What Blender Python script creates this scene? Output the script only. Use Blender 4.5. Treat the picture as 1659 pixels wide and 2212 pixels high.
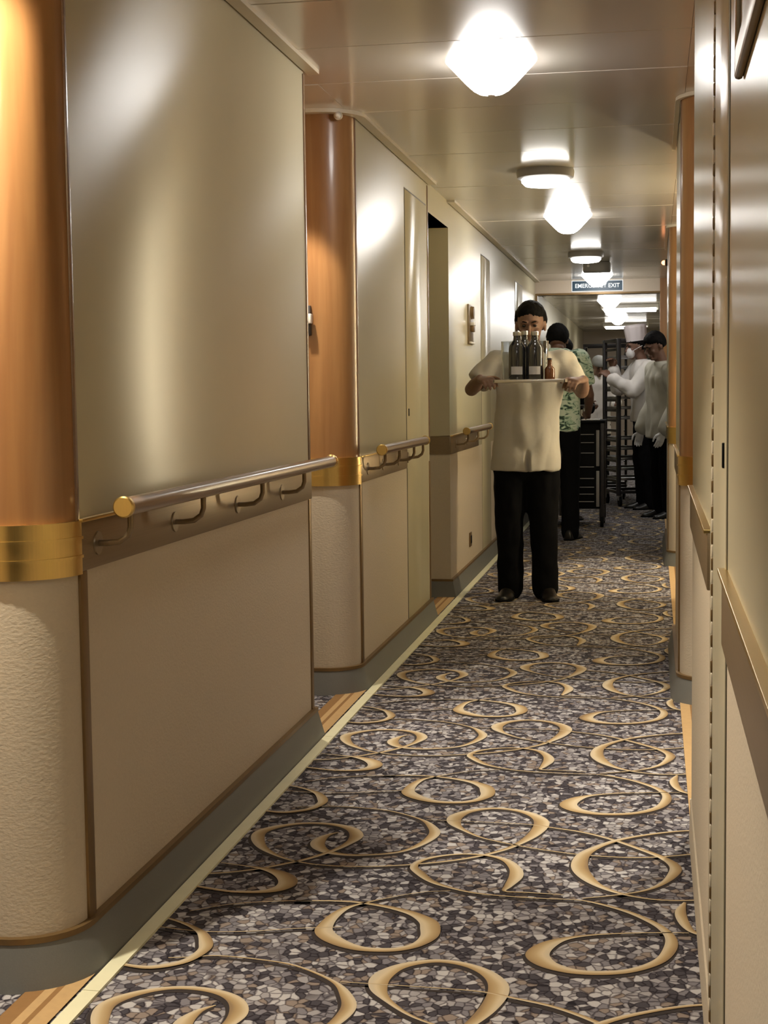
import bpy, bmesh, math, random
from mathutils import Vector, Matrix, noise
random.seed(7)
for o in list(bpy.data.objects): bpy.data.objects.remove(o)
scn = bpy.context.scene
C = scn.collection

# ------------------------------------------------------------------ camera
CAM_H = 1.18
cam_d = bpy.data.cameras.new('camera'); cam = bpy.data.objects.new('camera', cam_d); C.objects.link(cam)
cam_d.sensor_fit = 'VERTICAL'; cam_d.sensor_height = 36.0; cam_d.lens = 3250.0/2212.0*36.0
cam_d.clip_start = 0.02
xa = Vector((0.9843, 0.1759, -0.0120)); ya = Vector((-0.0021, 0.0797, 0.9968)); za = Vector((0.1763, -0.9812, 0.0788))
cam.matrix_world = Matrix(((xa.x, ya.x, za.x, 0), (xa.y, ya.y, za.y, 0), (xa.z, ya.z, za.z, CAM_H), (0, 0, 0, 1)))
scn.camera = cam

# ------------------------------------------------------------------ world, exposure
w = bpy.data.worlds.new('world'); scn.world = w; w.use_nodes = True
w.node_tree.nodes['Background'].inputs[0].default_value = (1.0, 0.85, 0.62, 1)
w.node_tree.nodes['Background'].inputs[1].default_value = 0.02
scn.view_settings.view_transform = 'Standard'; scn.view_settings.look = 'None'
scn.view_settings.exposure = 0.0; scn.view_settings.gamma = 1.0
scn.view_settings.use_curve_mapping = False

LAMP_E = 32.0        # glass lamp bowls
LAMP_COL = (1.0, 0.97, 0.93)
PANEL_E = 10.0       # flat round safety lamps
TUBE_E = 72.0          # unseen tube added in the far right alcove for the left wall streak
SPOT_W = 85.0        # alcove downlights
SPOT_COL = (1.0, 0.89, 0.73)
XL, XR, ZC = -1.15, 0.10, 2.26   # wall planes and ceiling height

# ------------------------------------------------------------------ materials
def new_mat(name):
    m = bpy.data.materials.new(name); m.use_nodes = True
    nt = m.node_tree; return m, nt, nt.nodes, nt.links, nt.nodes['Principled BSDF']
def N(nt, t, **kw):
    n = nt.nodes.new(t)
    for k, v in kw.items(): setattr(n, k, v)
    return n
def simple(name, col, rough=0.5, metal=0.0, bump=0.0, scale=60.0, stretch=(1, 1, 1), var=0.0, ior=1.5, coat=0.0, var_scale=None):
    m, nt, ns, lk, b = new_mat(name)
    b.inputs['Base Color'].default_value = (*col, 1); b.inputs['Roughness'].default_value = rough
    b.inputs['Metallic'].default_value = metal; b.inputs['IOR'].default_value = ior
    b.inputs['Coat Weight'].default_value = coat; b.inputs['Coat Roughness'].default_value = 0.12
    tc = N(nt, 'ShaderNodeTexCoord'); mp = N(nt, 'ShaderNodeMapping'); mp.inputs['Scale'].default_value = stretch
    lk.new(tc.outputs['Object'], mp.inputs['Vector'])
    nz = N(nt, 'ShaderNodeTexNoise'); nz.inputs['Scale'].default_value = var_scale or scale; nz.inputs['Detail'].default_value = 4
    lk.new(mp.outputs['Vector'], nz.inputs['Vector'])
    mx = N(nt, 'ShaderNodeMix', data_type='RGBA')
    lk.new(nz.outputs['Fac'], mx.inputs['Factor'])
    mx.inputs['A'].default_value = (*[c*(1-var) for c in col], 1); mx.inputs['B'].default_value = (*[min(1, c*(1+var)) for c in col], 1)
    lk.new(mx.outputs['Result'], b.inputs['Base Color'])
    if bump:
        nb = N(nt, 'ShaderNodeTexNoise'); nb.inputs['Scale'].default_value = scale; nb.inputs['Detail'].default_value = 3
        lk.new(mp.outputs['Vector'], nb.inputs['Vector'])
        bp = N(nt, 'ShaderNodeBump'); bp.inputs['Strength'].default_value = bump; bp.inputs['Distance'].default_value = 0.004
        lk.new(nb.outputs['Fac'], bp.inputs['Height']); lk.new(bp.outputs['Normal'], b.inputs['Normal'])
    return m
def emis(name, col, e):
    m, nt, ns, lk, b = new_mat(name)
    b.inputs['Base Color'].default_value = (*col, 1)
    b.inputs['Emission Color'].default_value = (*col, 1); b.inputs['Emission Strength'].default_value = e
    return m

M = {}
def laminate(name, rough, ani, tangent, ior):
    m = simple(name, (0.51, 0.465, 0.325), rough, var=0.03, ior=ior, var_scale=3)
    nt = m.node_tree; b = nt.nodes['Principled BSDF']; b.inputs['Anisotropic'].default_value = ani
    cx = N(nt, 'ShaderNodeCombineXYZ'); cx.inputs[0].default_value, cx.inputs[1].default_value, cx.inputs[2].default_value = tangent   # direction of the fine grain
    nt.links.new(cx.outputs[0], b.inputs['Tangent'])
    return m
M['paint'] = laminate('cream_wall_laminate', 0.235, 1.0, (0.0, 0.0, 1.0), 1.14)
M['paint_r'] = laminate('cream_wall_laminate_satin', 0.27, 0.75, (0.4, 1.0, 0.0), 1.4)
M['vinyl'] = simple('beige_vinyl_wallcovering', (0.54, 0.47, 0.36), 0.6, bump=0.26, scale=110, stretch=(1, 1, 1.6), var=0.06, ior=1.4)
M['trim'] = simple('bronze_trim', (0.20, 0.125, 0.05), 0.4, metal=0.5, var=0.1)
M['bronze'] = simple('brushed_bronze', (0.25, 0.185, 0.11), 0.38, metal=0.6, var=0.12, scale=60, stretch=(1, 0.05, 6))
M['brass'] = simple('brushed_brass', (0.66, 0.47, 0.17), 0.28, metal=1.0, var=0.1, scale=40, stretch=(8, 8, 0.3))
M['rail_wood'] = simple('handrail_wood', (0.21, 0.125, 0.075), 0.3, var=0.15, scale=30, stretch=(6, 0.5, 6), ior=1.5, coat=0.5)
M['base'] = simple('grey_rubber_baseboard', (0.155, 0.157, 0.145), 0.5, bump=0.05, scale=300, var=0.1)
M['tape'] = simple('pale_yellow_guide_strip', (0.80, 0.78, 0.54), 0.5, var=0.08, scale=15)
M['steel'] = simple('brushed_steel', (0.55, 0.55, 0.56), 0.3, metal=1.0, var=0.1)
M['darkmetal'] = simple('dark_metal', (0.05, 0.045, 0.045), 0.4, metal=0.3, var=0.1)
M['blackplastic'] = simple('black_plastic', (0.005, 0.0055, 0.006), 0.6, var=0.1, ior=1.2)
M['greyplastic'] = simple('grey_plastic', (0.30, 0.29, 0.28), 0.4, var=0.05)
M['whiteplastic'] = simple('white_plastic', (0.75, 0.72, 0.66), 0.35, var=0.03)
M['cream_enamel'] = simple('cream_enamel', (0.62, 0.55, 0.42), 0.35, var=0.03)
M['lintel'] = simple('lintel_paint', (0.62, 0.52, 0.41), 0.4, var=0.03)
M['ceil_gap'] = simple('ceiling_joint', (0.06, 0.055, 0.05), 0.6)
M['seam'] = simple('dark_joint', (0.075, 0.06, 0.035), 0.6)
M['lamp'] = emis('lamp_glass', LAMP_COL, LAMP_E)
M['lens'] = emis('lamp_lens', (1.0, 0.97, 0.92), PANEL_E)
M['down'] = emis('downlight_lens', SPOT_COL, 6.0)
M['signblue'] = simple('dark_blue_sign', (0.015, 0.06, 0.11), 0.4)
M['signwhite'] = emis('sign_white', (0.85, 0.88, 0.9), 0.5)
M['skin'] = simple('skin', (0.21, 0.118, 0.080), 0.55, var=0.06, scale=25)
M['skin_dark'] = simple('skin_tan', (0.17, 0.088, 0.058), 0.55, var=0.06, scale=25)
M['hair'] = simple('black_hair', (0.006, 0.0055, 0.0055), 0.7, bump=0.5, scale=120, stretch=(1, 1, 0.25), ior=1.18)
M['jacket'] = simple('white_cotton', (0.50, 0.48, 0.43), 0.8, bump=0.25, scale=30, var=0.04, ior=1.3)
M['chefwhite'] = simple('white_cotton_bright', (0.72, 0.69, 0.67), 0.8, bump=0.25, scale=30, var=0.04, ior=1.3)
M['greyjacket'] = simple('pale_grey_cotton', (0.50, 0.48, 0.41), 0.8, bump=0.25, scale=30, var=0.04, ior=1.3)
M['greycloth'] = simple('grey_cotton', (0.22, 0.22, 0.21), 0.85, bump=0.25, scale=30, var=0.06, ior=1.3)
M['trouser'] = simple('black_trousers', (0.006, 0.006, 0.007), 0.9, bump=0.2, scale=40, var=0.1, ior=1.15)
M['shoe'] = simple('black_leather', (0.012, 0.011, 0.010), 0.32, var=0.1)
M['eye'] = simple('eye_dark', (0.02, 0.015, 0.012), 0.2)
M['glove'] = simple('white_glove', (0.68, 0.67, 0.66), 0.6, var=0.03)
M['mask'] = simple('white_mask', (0.72, 0.70, 0.72), 0.8, var=0.03)
M['tray'] = simple('steel_tray', (0.62, 0.58, 0.50), 0.3, metal=0.7, var=0.05)
M['paper'] = simple('white_paper', (0.85, 0.85, 0.85), 0.7, var=0.02)
M['label'] = simple('grey_white_label', (0.5, 0.5, 0.55), 0.6, var=0.02)
M['amber'] = simple('amber_glass', (0.13, 0.035, 0.008), 0.08, var=0.1, coat=1.0)
M['darkglass'] = simple('dark_glass', (0.018, 0.02, 0.026), 0.06, var=0.1, coat=1.0)

def glass_mat():
    m, nt, ns, lk, b = new_mat('clear_glass')
    b.inputs['Base Color'].default_value = (0.75, 0.78, 0.8, 1); b.inputs['Roughness'].default_value = 0.03
    b.inputs['Transmission Weight'].default_value = 1.0; b.inputs['IOR'].default_value = 1.45
    return m
M['glass'] = glass_mat()

def wood_mat():
    m, nt, ns, lk, b = new_mat('cherry_wood_veneer')
    tc = N(nt, 'ShaderNodeTexCoord'); mp = N(nt, 'ShaderNodeMapping'); mp.inputs['Scale'].default_value = (9, 9, 0.55)
    lk.new(tc.outputs['Object'], mp.inputs['Vector'])
    nz = N(nt, 'ShaderNodeTexNoise'); nz.inputs['Scale'].default_value = 2.2; nz.inputs['Detail'].default_value = 6; nz.inputs['Distortion'].default_value = 0.6
    lk.new(mp.outputs['Vector'], nz.inputs['Vector'])
    r = N(nt, 'ShaderNodeValToRGB'); lk.new(nz.outputs['Fac'], r.inputs['Fac'])
    r.color_ramp.elements[0].position = 0.3; r.color_ramp.elements[0].color = (0.235, 0.104, 0.034, 1)
    r.color_ramp.elements[1].position = 0.72; r.color_ramp.elements[1].color = (0.36, 0.185, 0.068, 1)
    lk.new(r.outputs['Color'], b.inputs['Base Color'])
    b.inputs['Roughness'].default_value = 0.38; b.inputs['Coat Weight'].default_value = 0.35; b.inputs['Coat Roughness'].default_value = 0.14
    return m
M['wood'] = wood_mat()

def ceiling_mat():
    m, nt, ns, lk, b = new_mat('lacquered_ceiling_panel')
    b.inputs['Base Color'].default_value = (0.64, 0.595, 0.53, 1)
    b.inputs['Roughness'].default_value = 0.17; b.inputs['Metallic'].default_value = 0.12; b.inputs['IOR'].default_value = 1.6
    return m
M['ceil'] = ceiling_mat()

def carpet_mat():
    m, nt, ns, lk, b = new_mat('pebble_carpet')
    tc = N(nt, 'ShaderNodeTexCoord')
    nz0 = N(nt, 'ShaderNodeTexNoise'); nz0.inputs['Scale'].default_value = 45
    mixv = N(nt, 'ShaderNodeMix', data_type='VECTOR'); mixv.inputs['Factor'].default_value = 0.012
    lk.new(tc.outputs['Object'], nz0.inputs['Vector']); lk.new(tc.outputs['Object'], mixv.inputs['A']); lk.new(nz0.outputs['Color'], mixv.inputs['B'])
    mp = N(nt, 'ShaderNodeMapping'); mp.inputs['Scale'].default_value = (52, 46, 1); lk.new(mixv.outputs['Result'], mp.inputs['Vector'])
    v = N(nt, 'ShaderNodeTexVoronoi'); v.inputs['Scale'].default_value = 1.0; lk.new(mp.outputs['Vector'], v.inputs['Vector'])
    v2 = N(nt, 'ShaderNodeTexVoronoi', feature='DISTANCE_TO_EDGE'); v2.inputs['Scale'].default_value = 1.0; lk.new(mp.outputs['Vector'], v2.inputs['Vector'])
    sp = N(nt, 'ShaderNodeSeparateColor'); lk.new(v.outputs['Color'], sp.inputs['Color'])
    r = N(nt, 'ShaderNodeValToRGB'); lk.new(sp.outputs['Red'], r.inputs['Fac']); r.color_ramp.interpolation = 'CONSTANT'
    e = r.color_ramp.elements; e[0].position = 0; e[0].color = (0.066, 0.060, 0.070, 1); e[1].position = 0.30; e[1].color = (0.20, 0.19, 0.208, 1)
    for p, c in ((0.5, (0.325, 0.312, 0.32, 1)), (0.7, (0.46, 0.45, 0.455, 1)), (0.88, (0.25, 0.205, 0.175, 1))):
        q = e.new(p); q.color = c
    r2 = N(nt, 'ShaderNodeValToRGB'); lk.new(v2.outputs['Distance'], r2.inputs['Fac'])
    r2.color_ramp.elements[0].position = 0.02; r2.color_ramp.elements[0].color = (0.32, 0.30, 0.32, 1); r2.color_ramp.elements[1].position = 0.13; r2.color_ramp.elements[1].color = (1, 1, 1, 1)
    mu = N(nt, 'ShaderNodeMix', data_type='RGBA', blend_type='MULTIPLY'); mu.inputs['Factor'].default_value = 1
    lk.new(r.outputs['Color'], mu.inputs['A']); lk.new(r2.outputs['Color'], mu.inputs['B'])
    lk.new(mu.outputs['Result'], b.inputs['Base Color'])
    b.inputs['Roughness'].default_value = 0.95; b.inputs['IOR'].default_value = 1.2
    nf = N(nt, 'ShaderNodeTexNoise'); nf.inputs['Scale'].default_value = 400; lk.new(tc.outputs['Object'], nf.inputs['Vector'])
    bp = N(nt, 'ShaderNodeBump'); bp.inputs['Strength'].default_value = 0.4; bp.inputs['Distance'].default_value = 0.003
    lk.new(nf.outputs['Fac'], bp.inputs['Height']); lk.new(bp.outputs['Normal'], b.inputs['Normal'])
    return m
M['carpet'] = carpet_mat()
def swirl_mat():
    m, nt, ns, lk, b = new_mat('carpet_swirl_yarn')
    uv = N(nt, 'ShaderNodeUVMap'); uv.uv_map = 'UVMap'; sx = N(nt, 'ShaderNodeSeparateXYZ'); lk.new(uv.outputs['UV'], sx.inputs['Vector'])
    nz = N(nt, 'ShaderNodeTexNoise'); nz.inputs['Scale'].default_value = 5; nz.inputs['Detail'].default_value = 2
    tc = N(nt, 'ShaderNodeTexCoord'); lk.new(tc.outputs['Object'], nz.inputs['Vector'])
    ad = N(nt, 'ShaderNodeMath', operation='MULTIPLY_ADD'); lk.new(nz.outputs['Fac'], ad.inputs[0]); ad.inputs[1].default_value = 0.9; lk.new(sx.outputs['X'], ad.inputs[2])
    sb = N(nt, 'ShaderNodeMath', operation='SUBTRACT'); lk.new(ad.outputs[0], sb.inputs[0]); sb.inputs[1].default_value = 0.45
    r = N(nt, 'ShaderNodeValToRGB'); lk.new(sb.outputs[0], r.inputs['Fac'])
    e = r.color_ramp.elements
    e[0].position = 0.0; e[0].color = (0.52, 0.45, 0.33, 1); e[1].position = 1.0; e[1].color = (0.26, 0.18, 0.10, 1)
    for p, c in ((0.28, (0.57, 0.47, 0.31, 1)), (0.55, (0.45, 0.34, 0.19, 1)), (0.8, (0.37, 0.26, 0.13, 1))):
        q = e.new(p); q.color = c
    lk.new(r.outputs['Color'], b.inputs['Base Color']); b.inputs['Roughness'].default_value = 0.95; b.inputs['IOR'].default_value = 1.2
    return m
M['swirl'] = swirl_mat()
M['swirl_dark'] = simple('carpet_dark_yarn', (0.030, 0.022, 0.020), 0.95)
M['stripe_tan'] = simple('carpet_tan_yarn', (0.50, 0.33, 0.15), 0.95, var=0.1)
M['stripe_brown'] = simple('carpet_brown_yarn', (0.27, 0.145, 0.05), 0.95, var=0.1)

def pattern_shirt():
    m, nt, ns, lk, b = new_mat('green_leaf_print')
    tc = N(nt, 'ShaderNodeTexCoord')
    mp = N(nt, 'ShaderNodeMapping'); mp.inputs['Scale'].default_value = (9, 9, 16); mp.inputs['Rotation'].default_value = (0.4, 0.5, 0); lk.new(tc.outputs['Object'], mp.inputs['Vector'])
    nz = N(nt, 'ShaderNodeTexNoise'); nz.inputs['Scale'].default_value = 1.6; nz.inputs['Detail'].default_value = 2; nz.inputs['Distortion'].default_value = 1.5
    lk.new(mp.outputs['Vector'], nz.inputs['Vector'])
    r = N(nt, 'ShaderNodeValToRGB'); lk.new(nz.outputs['Fac'], r.inputs['Fac'])
    e = r.color_ramp.elements; e[0].position = 0.36; e[0].color = (0.04, 0.08, 0.06, 1); e[1].position = 0.44; e[1].color = (0.38, 0.58, 0.42, 1)
    q = e.new(0.54); q.color = (0.70, 0.82, 0.68, 1)
    lk.new(r.outputs['Color'], b.inputs['Base Color']); b.inputs['Roughness'].default_value = 0.85
    return m
M['leafshirt'] = pattern_shirt()

# ------------------------------------------------------------------ helpers
def link(name, me, parent=None, mats=None, smooth=None):
    o = bpy.data.objects.new(name, me); C.objects.link(o)
    if parent is not None: o.parent = parent
    for m in (mats if isinstance(mats, (list, tuple)) else [mats]):
        if m is not None: me.materials.append(m)
    if smooth == 'all':
        for p in me.polygons: p.use_smooth = True
    elif smooth is not None:
        me.shade_auto(smooth) if hasattr(me, 'shade_auto') else None
    return o
def fin(name, bm, mat, parent=None, smooth=None, angle=40):
    bmesh.ops.recalc_face_normals(bm, faces=bm.faces)
    if smooth:
        for f in bm.faces: f.smooth = True
        for e in bm.edges:
            if len(e.link_faces) == 2 and e.calc_face_angle(0) > math.radians(angle): e.smooth = False
    me = bpy.data.meshes.new(name); bm.to_mesh(me); bm.free()
    return link(name, me, parent, mat)
def tag(o, label=None, cat=None, group=None, kind=None):
    if label: o['label'] = label
    if cat: o['category'] = cat
    if group: o['group'] = group
    if kind: o['kind'] = kind
    return o
def empty(name, loc=(0, 0, 0), rz=0.0):
    o = bpy.data.objects.new(name, None); C.objects.link(o); o.location = loc; o.rotation_euler = (0, 0, rz); o.empty_display_size = 0.1
    return o
def box(bm, x0, x1, y0, y1, z0, z1, bevel=0.0):
    r = bmesh.ops.create_cube(bm, size=1.0); vs = r['verts']
    for v in vs: v.co = Vector(((x0+x1)/2+v.co.x*(x1-x0), (y0+y1)/2+v.co.y*(y1-y0), (z0+z1)/2+v.co.z*(z1-z0)))
    if bevel:
        es = list({e for v in vs for e in v.link_edges})
        bmesh.ops.bevel(bm, geom=es, offset=bevel, segments=2, affect='EDGES', profile=0.5)
def bobj(name, x0, x1, y0, y1, z0, z1, mat, parent=None, bevel=0.0):
    bm = bmesh.new(); box(bm, min(x0, x1), max(x0, x1), min(y0, y1), max(y0, y1), min(z0, z1), max(z0, z1), bevel); return fin(name, bm, mat, parent, bevel > 0)
def tube(bm, pts, rad, seg=14, side=None, caps=True):
    """closed lofted tube; rad items are r or (r_side, r_other); rounded ends"""
    pts = [Vector(p) for p in pts]; rad = [r if isinstance(r, (tuple, list)) else (r, r) for r in rad]
    n = len(pts); rings = []
    t0 = (pts[1]-pts[0]).normalized()
    s = Vector(side) if side else (Vector((1, 0, 0)) if abs(t0.x) < 0.9 else Vector((0, 1, 0)))
    def frame(t, s):
        s = (s - t*s.dot(t))
        if s.length < 1e-6: s = t.orthogonal()
        s.normalize(); return s, t.cross(s).normalized()
    seq = []
    for i in range(n):
        t = (pts[min(i+1, n-1)]-pts[max(i-1, 0)]).normalized()
        s, u = frame(t, s); seq.append((pts[i], t, s, u, rad[i]))
    full = []
    if caps:
        p, t, s0, u0, r = seq[0]; k = min(r)
        for a in (75, 45, 20): full.append((p - t*k*math.sin(math.radians(a)), s0, u0, (r[0]*math.cos(math.radians(a)), r[1]*math.cos(math.radians(a)))))
    for p, t, s0, u0, r in seq: full.append((p, s0, u0, r))
    if caps:
        p, t, s0, u0, r = seq[-1]; k = min(r)
        for a in (20, 45, 75): full.append((p + t*k*math.sin(math.radians(a)), s0, u0, (r[0]*math.cos(math.radians(a)), r[1]*math.cos(math.radians(a)))))
    for p, s0, u0, r in full:
        rings.append([bm.verts.new(p + s0*r[0]*math.cos(2*math.pi*k/seg) + u0*r[1]*math.sin(2*math.pi*k/seg)) for k in range(seg)])
    for a, b in zip(rings, rings[1:]):
        for k in range(seg): bm.faces.new((a[k], a[(k+1) % seg], b[(k+1) % seg], b[k]))
    bm.faces.new(rings[0][::-1]); bm.faces.new(rings[-1])
def ell(bm, c, r, rot=None, u=20, v=14):
    g = bmesh.ops.create_uvsphere(bm, u_segments=u, v_segments=v, radius=1.0)
    for w in g['verts']:
        p = Vector((w.co.x*r[0], w.co.y*r[1], w.co.z*r[2]))
        if rot is not None: p = rot @ p
        w.co = p + Vector(c)
def lathe(bm, prof, seg=32, at=(0, 0, 0), closed_bottom=True, closed_top=True):
    rings = []
    for r, z in prof:
        rings.append([bm.verts.new((at[0]+r*math.cos(2*math.pi*k/seg), at[1]+r*math.sin(2*math.pi*k/seg), at[2]+z)) for k in range(seg)])
    for a, b in zip(rings, rings[1:]):
        for k in range(seg): bm.faces.new((a[k], a[(k+1) % seg], b[(k+1) % seg], b[k]))
    if closed_bottom: bm.faces.new(rings[0][::-1])
    if closed_top: bm.faces.new(rings[-1])
def offset_path(path, d, side):
    out = []; n = len(path)
    for i in range(n):
        ns = []
        for a, b in ((i-1, i), (i, i+1)):
            if a >= 0 and b < n:
                dx, dy = path[b][0]-path[a][0], path[b][1]-path[a][1]; L = math.hypot(dx, dy)
                ns.append((dy/L*side, -dx/L*side))
        nx = sum(q[0] for q in ns)/len(ns); ny = sum(q[1] for q in ns)/len(ns); L2 = nx*nx+ny*ny
        out.append((path[i][0]+nx/L2*d, path[i][1]+ny/L2*d))
    return out
def ribbon(name, path, side, z0, z1, mat, parent, o0=0.0, o1=-0.05, o0_bot=None, smooth=True):
    bm = bmesh.new(); top = offset_path(path, o0, side); bot = offset_path(path, o0 if o0_bot is None else o0_bot, side); back = offset_path(path, o1, side)
    n = len(path); V = [[bm.verts.new((p[0], p[1], z)) for p in L] for L, z in ((bot, z0), (top, z1), (back, z1), (back, z0))]
    for a in range(4):
        A, B = V[a], V[(a+1) % 4]
        for i in range(n-1): bm.faces.new((A[i], A[i+1], B[i+1], B[i]))
    bm.faces.new([V[a][0] for a in range(4)][::-1]); bm.faces.new([V[a][n-1] for a in range(4)])
    return fin(name, bm, mat, parent, smooth, 30)

SWIRLS = [
    [(-0.833, 3.891, 0.004), (-0.857, 3.861, 0.02), (-0.87, 3.806, 0.045), (-0.859, 3.756, 0.045), (-0.827, 3.716, 0.03), (-0.778, 3.699, 0.02), (-0.722, 3.704, 0.015), (-0.645, 3.739, 0.015), (-0.599, 3.811, 0.025), (-0.576, 3.906, 0.037), (-0.593, 3.976, 0.03), (-0.635, 4.043, 0.012), (-0.728, 4.111, 0.008), (-0.816, 4.134, 0.007), (-0.903, 4.141, 0.006), (-0.959, 4.125, 0.006), (-1.003, 4.115, 0.005)],
    [(-1.078, 3.503, 0.012), (-1.028, 3.521, 0.012), (-0.963, 3.559, 0.012), (-0.908, 3.608, 0.014), (-0.866, 3.65, 0.016), (-0.82, 3.717, 0.018), (-0.789, 3.791, 0.026), (-0.779, 3.858, 0.045), (-0.8, 3.916, 0.04), (-0.842, 3.951, 0.028), (-0.898, 3.965, 0.022), (-0.953, 3.957, 0.02), (-1.006, 3.922, 0.03), (-1.041, 3.869, 0.042), (-1.037, 3.809, 0.045), (-1.006, 3.735, 0.032), (-0.955, 3.674, 0.016), (-0.899, 3.633, 0.01), (-0.826, 3.608, 0.008), (-0.733, 3.607, 0.008), (-0.644, 3.625, 0.009), (-0.539, 3.666, 0.012), (-0.452, 3.72, 0.014), (-0.388, 3.783, 0.016), (-0.347, 3.849, 0.022), (-0.311, 3.949, 0.042), (-0.299, 4.046, 0.052), (-0.322, 4.115, 0.04), (-0.375, 4.164, 0.026), (-0.444, 4.178, 0.022), (-0.508, 4.141, 0.032), (-0.539, 4.082, 0.05), (-0.537, 4.023, 0.045), (-0.509, 3.965, 0.02), (-0.449, 3.896, 0.01), (-0.371, 3.849, 0.008), (-0.272, 3.807, 0.008), (-0.177, 3.781, 0.008), (-0.061, 3.774, 0.009), (0.031, 3.795, 0.01), (0.119, 3.835, 0.01)],
    [(-0.618, 4.039, 0.003), (-0.49, 4.038, 0.004), (-0.338, 4.032, 0.006), (-0.261, 4.007, 0.01), (-0.186, 3.978, 0.012), (-0.111, 3.926, 0.015), (-0.039, 3.855, 0.018), (0.022, 3.786, 0.025), (0.053, 3.723, 0.035), (0.052, 3.665, 0.035), (0.025, 3.584, 0.02), (-0.018, 3.524, 0.012), (-0.077, 3.485, 0.008), (-0.161, 3.447, 0.006)],
    [(0.154, 4.042, 0.01), (0.072, 4.022, 0.012), (-0.016, 3.976, 0.015), (-0.087, 3.921, 0.02), (-0.142, 3.849, 0.026), (-0.174, 3.774, 0.042), (-0.179, 3.683, 0.052), (-0.16, 3.606, 0.045), (-0.126, 3.542, 0.025), (-0.077, 3.495, 0.015), (-0.013, 3.466, 0.01), (0.05, 3.462, 0.01), (0.134, 3.479, 0.01)],
    [(-0.205, 3.464, 0.004), (-0.291, 3.469, 0.008), (-0.344, 3.471, 0.01), (-0.339, 3.512, 0.025), (-0.328, 3.583, 0.042), (-0.336, 3.646, 0.037), (-0.367, 3.709, 0.025), (-0.417, 3.74, 0.015), (-0.479, 3.742, 0.012), (-0.537, 3.715, 0.015), (-0.577, 3.672, 0.02), (-0.586, 3.623, 0.025), (-0.565, 3.578, 0.03), (-0.527, 3.519, 0.022), (-0.477, 3.479, 0.014), (-0.411, 3.448, 0.01), (-0.332, 3.436, 0.008), (-0.246, 3.432, 0.007), (-0.174, 3.433, 0.006), (-0.124, 3.415, 0.012), (-0.062, 3.374, 0.016), (-0.017, 3.328, 0.02), (0.018, 3.278, 0.024), (0.038, 3.219, 0.03), (0.037, 3.155, 0.035), (0.016, 3.084, 0.03), (-0.029, 3.03, 0.026), (-0.082, 3.002, 0.026), (-0.149, 2.996, 0.03), (-0.202, 3.019, 0.045), (-0.231, 3.055, 0.06), (-0.237, 3.092, 0.06), (-0.219, 3.14, 0.045), (-0.184, 3.181, 0.02), (-0.131, 3.21, 0.01), (-0.06, 3.231, 0.007), (0.012, 3.245, 0.006), (0.078, 3.253, 0.005)],
    [(-1.044, 3.231, 0.004), (-0.974, 3.284, 0.005), (-0.89, 3.318, 0.006), (-0.783, 3.341, 0.007), (-0.818, 3.334, 0.008), (-0.74, 3.345, 0.01), (-0.677, 3.345, 0.013), (-0.61, 3.327, 0.018), (-0.559, 3.303, 0.025), (-0.524, 3.277, 0.034), (-0.493, 3.238, 0.05), (-0.482, 3.197, 0.055), (-0.478, 3.152, 0.048), (-0.49, 3.11, 0.035), (-0.511, 3.081, 0.028), (-0.548, 3.06, 0.026), (-0.605, 3.057, 0.03), (-0.65, 3.077, 0.042), (-0.69, 3.113, 0.052), (-0.712, 3.151, 0.05), (-0.715, 3.193, 0.04), (-0.71, 3.245, 0.032), (-0.695, 3.297, 0.022), (-0.673, 3.327, 0.012), (-0.633, 3.365, 0.007), (-0.591, 3.4, 0.005), (-0.533, 3.437, 0.004), (-0.472, 3.455, 0.003)],
    [(-1.129, 3.132, 0.004), (-1.083, 3.124, 0.005), (-0.977, 3.109, 0.005), (-0.875, 3.124, 0.005), (-0.776, 3.156, 0.005), (-0.676, 3.18, 0.004)],
    [(-1.074, 3.586, 0.006), (-0.995, 3.566, 0.01), (-0.942, 3.548, 0.028), (-0.895, 3.512, 0.05), (-0.869, 3.462, 0.058), (-0.877, 3.415, 0.045), (-0.915, 3.384, 0.026), (-0.981, 3.375, 0.016), (-1.043, 3.389, 0.015), (-1.109, 3.41, 0.015)],
    [(-1.112, 3.187, 0.006), (-1.083, 3.179, 0.008), (-1.044, 3.159, 0.012), (-1.005, 3.13, 0.016), (-0.973, 3.096, 0.027), (-0.948, 3.042, 0.038), (-0.941, 2.997, 0.032), (-0.959, 2.937, 0.026), (-0.998, 2.902, 0.025), (-1.034, 2.889, 0.02), (-1.081, 2.897, 0.015)],
    [(0.073, 3.448, 0.008), (0.062, 3.383, 0.03), (0.068, 3.314, 0.03), (0.084, 3.262, 0.02), (0.112, 3.234, 0.01)],
]

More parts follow.
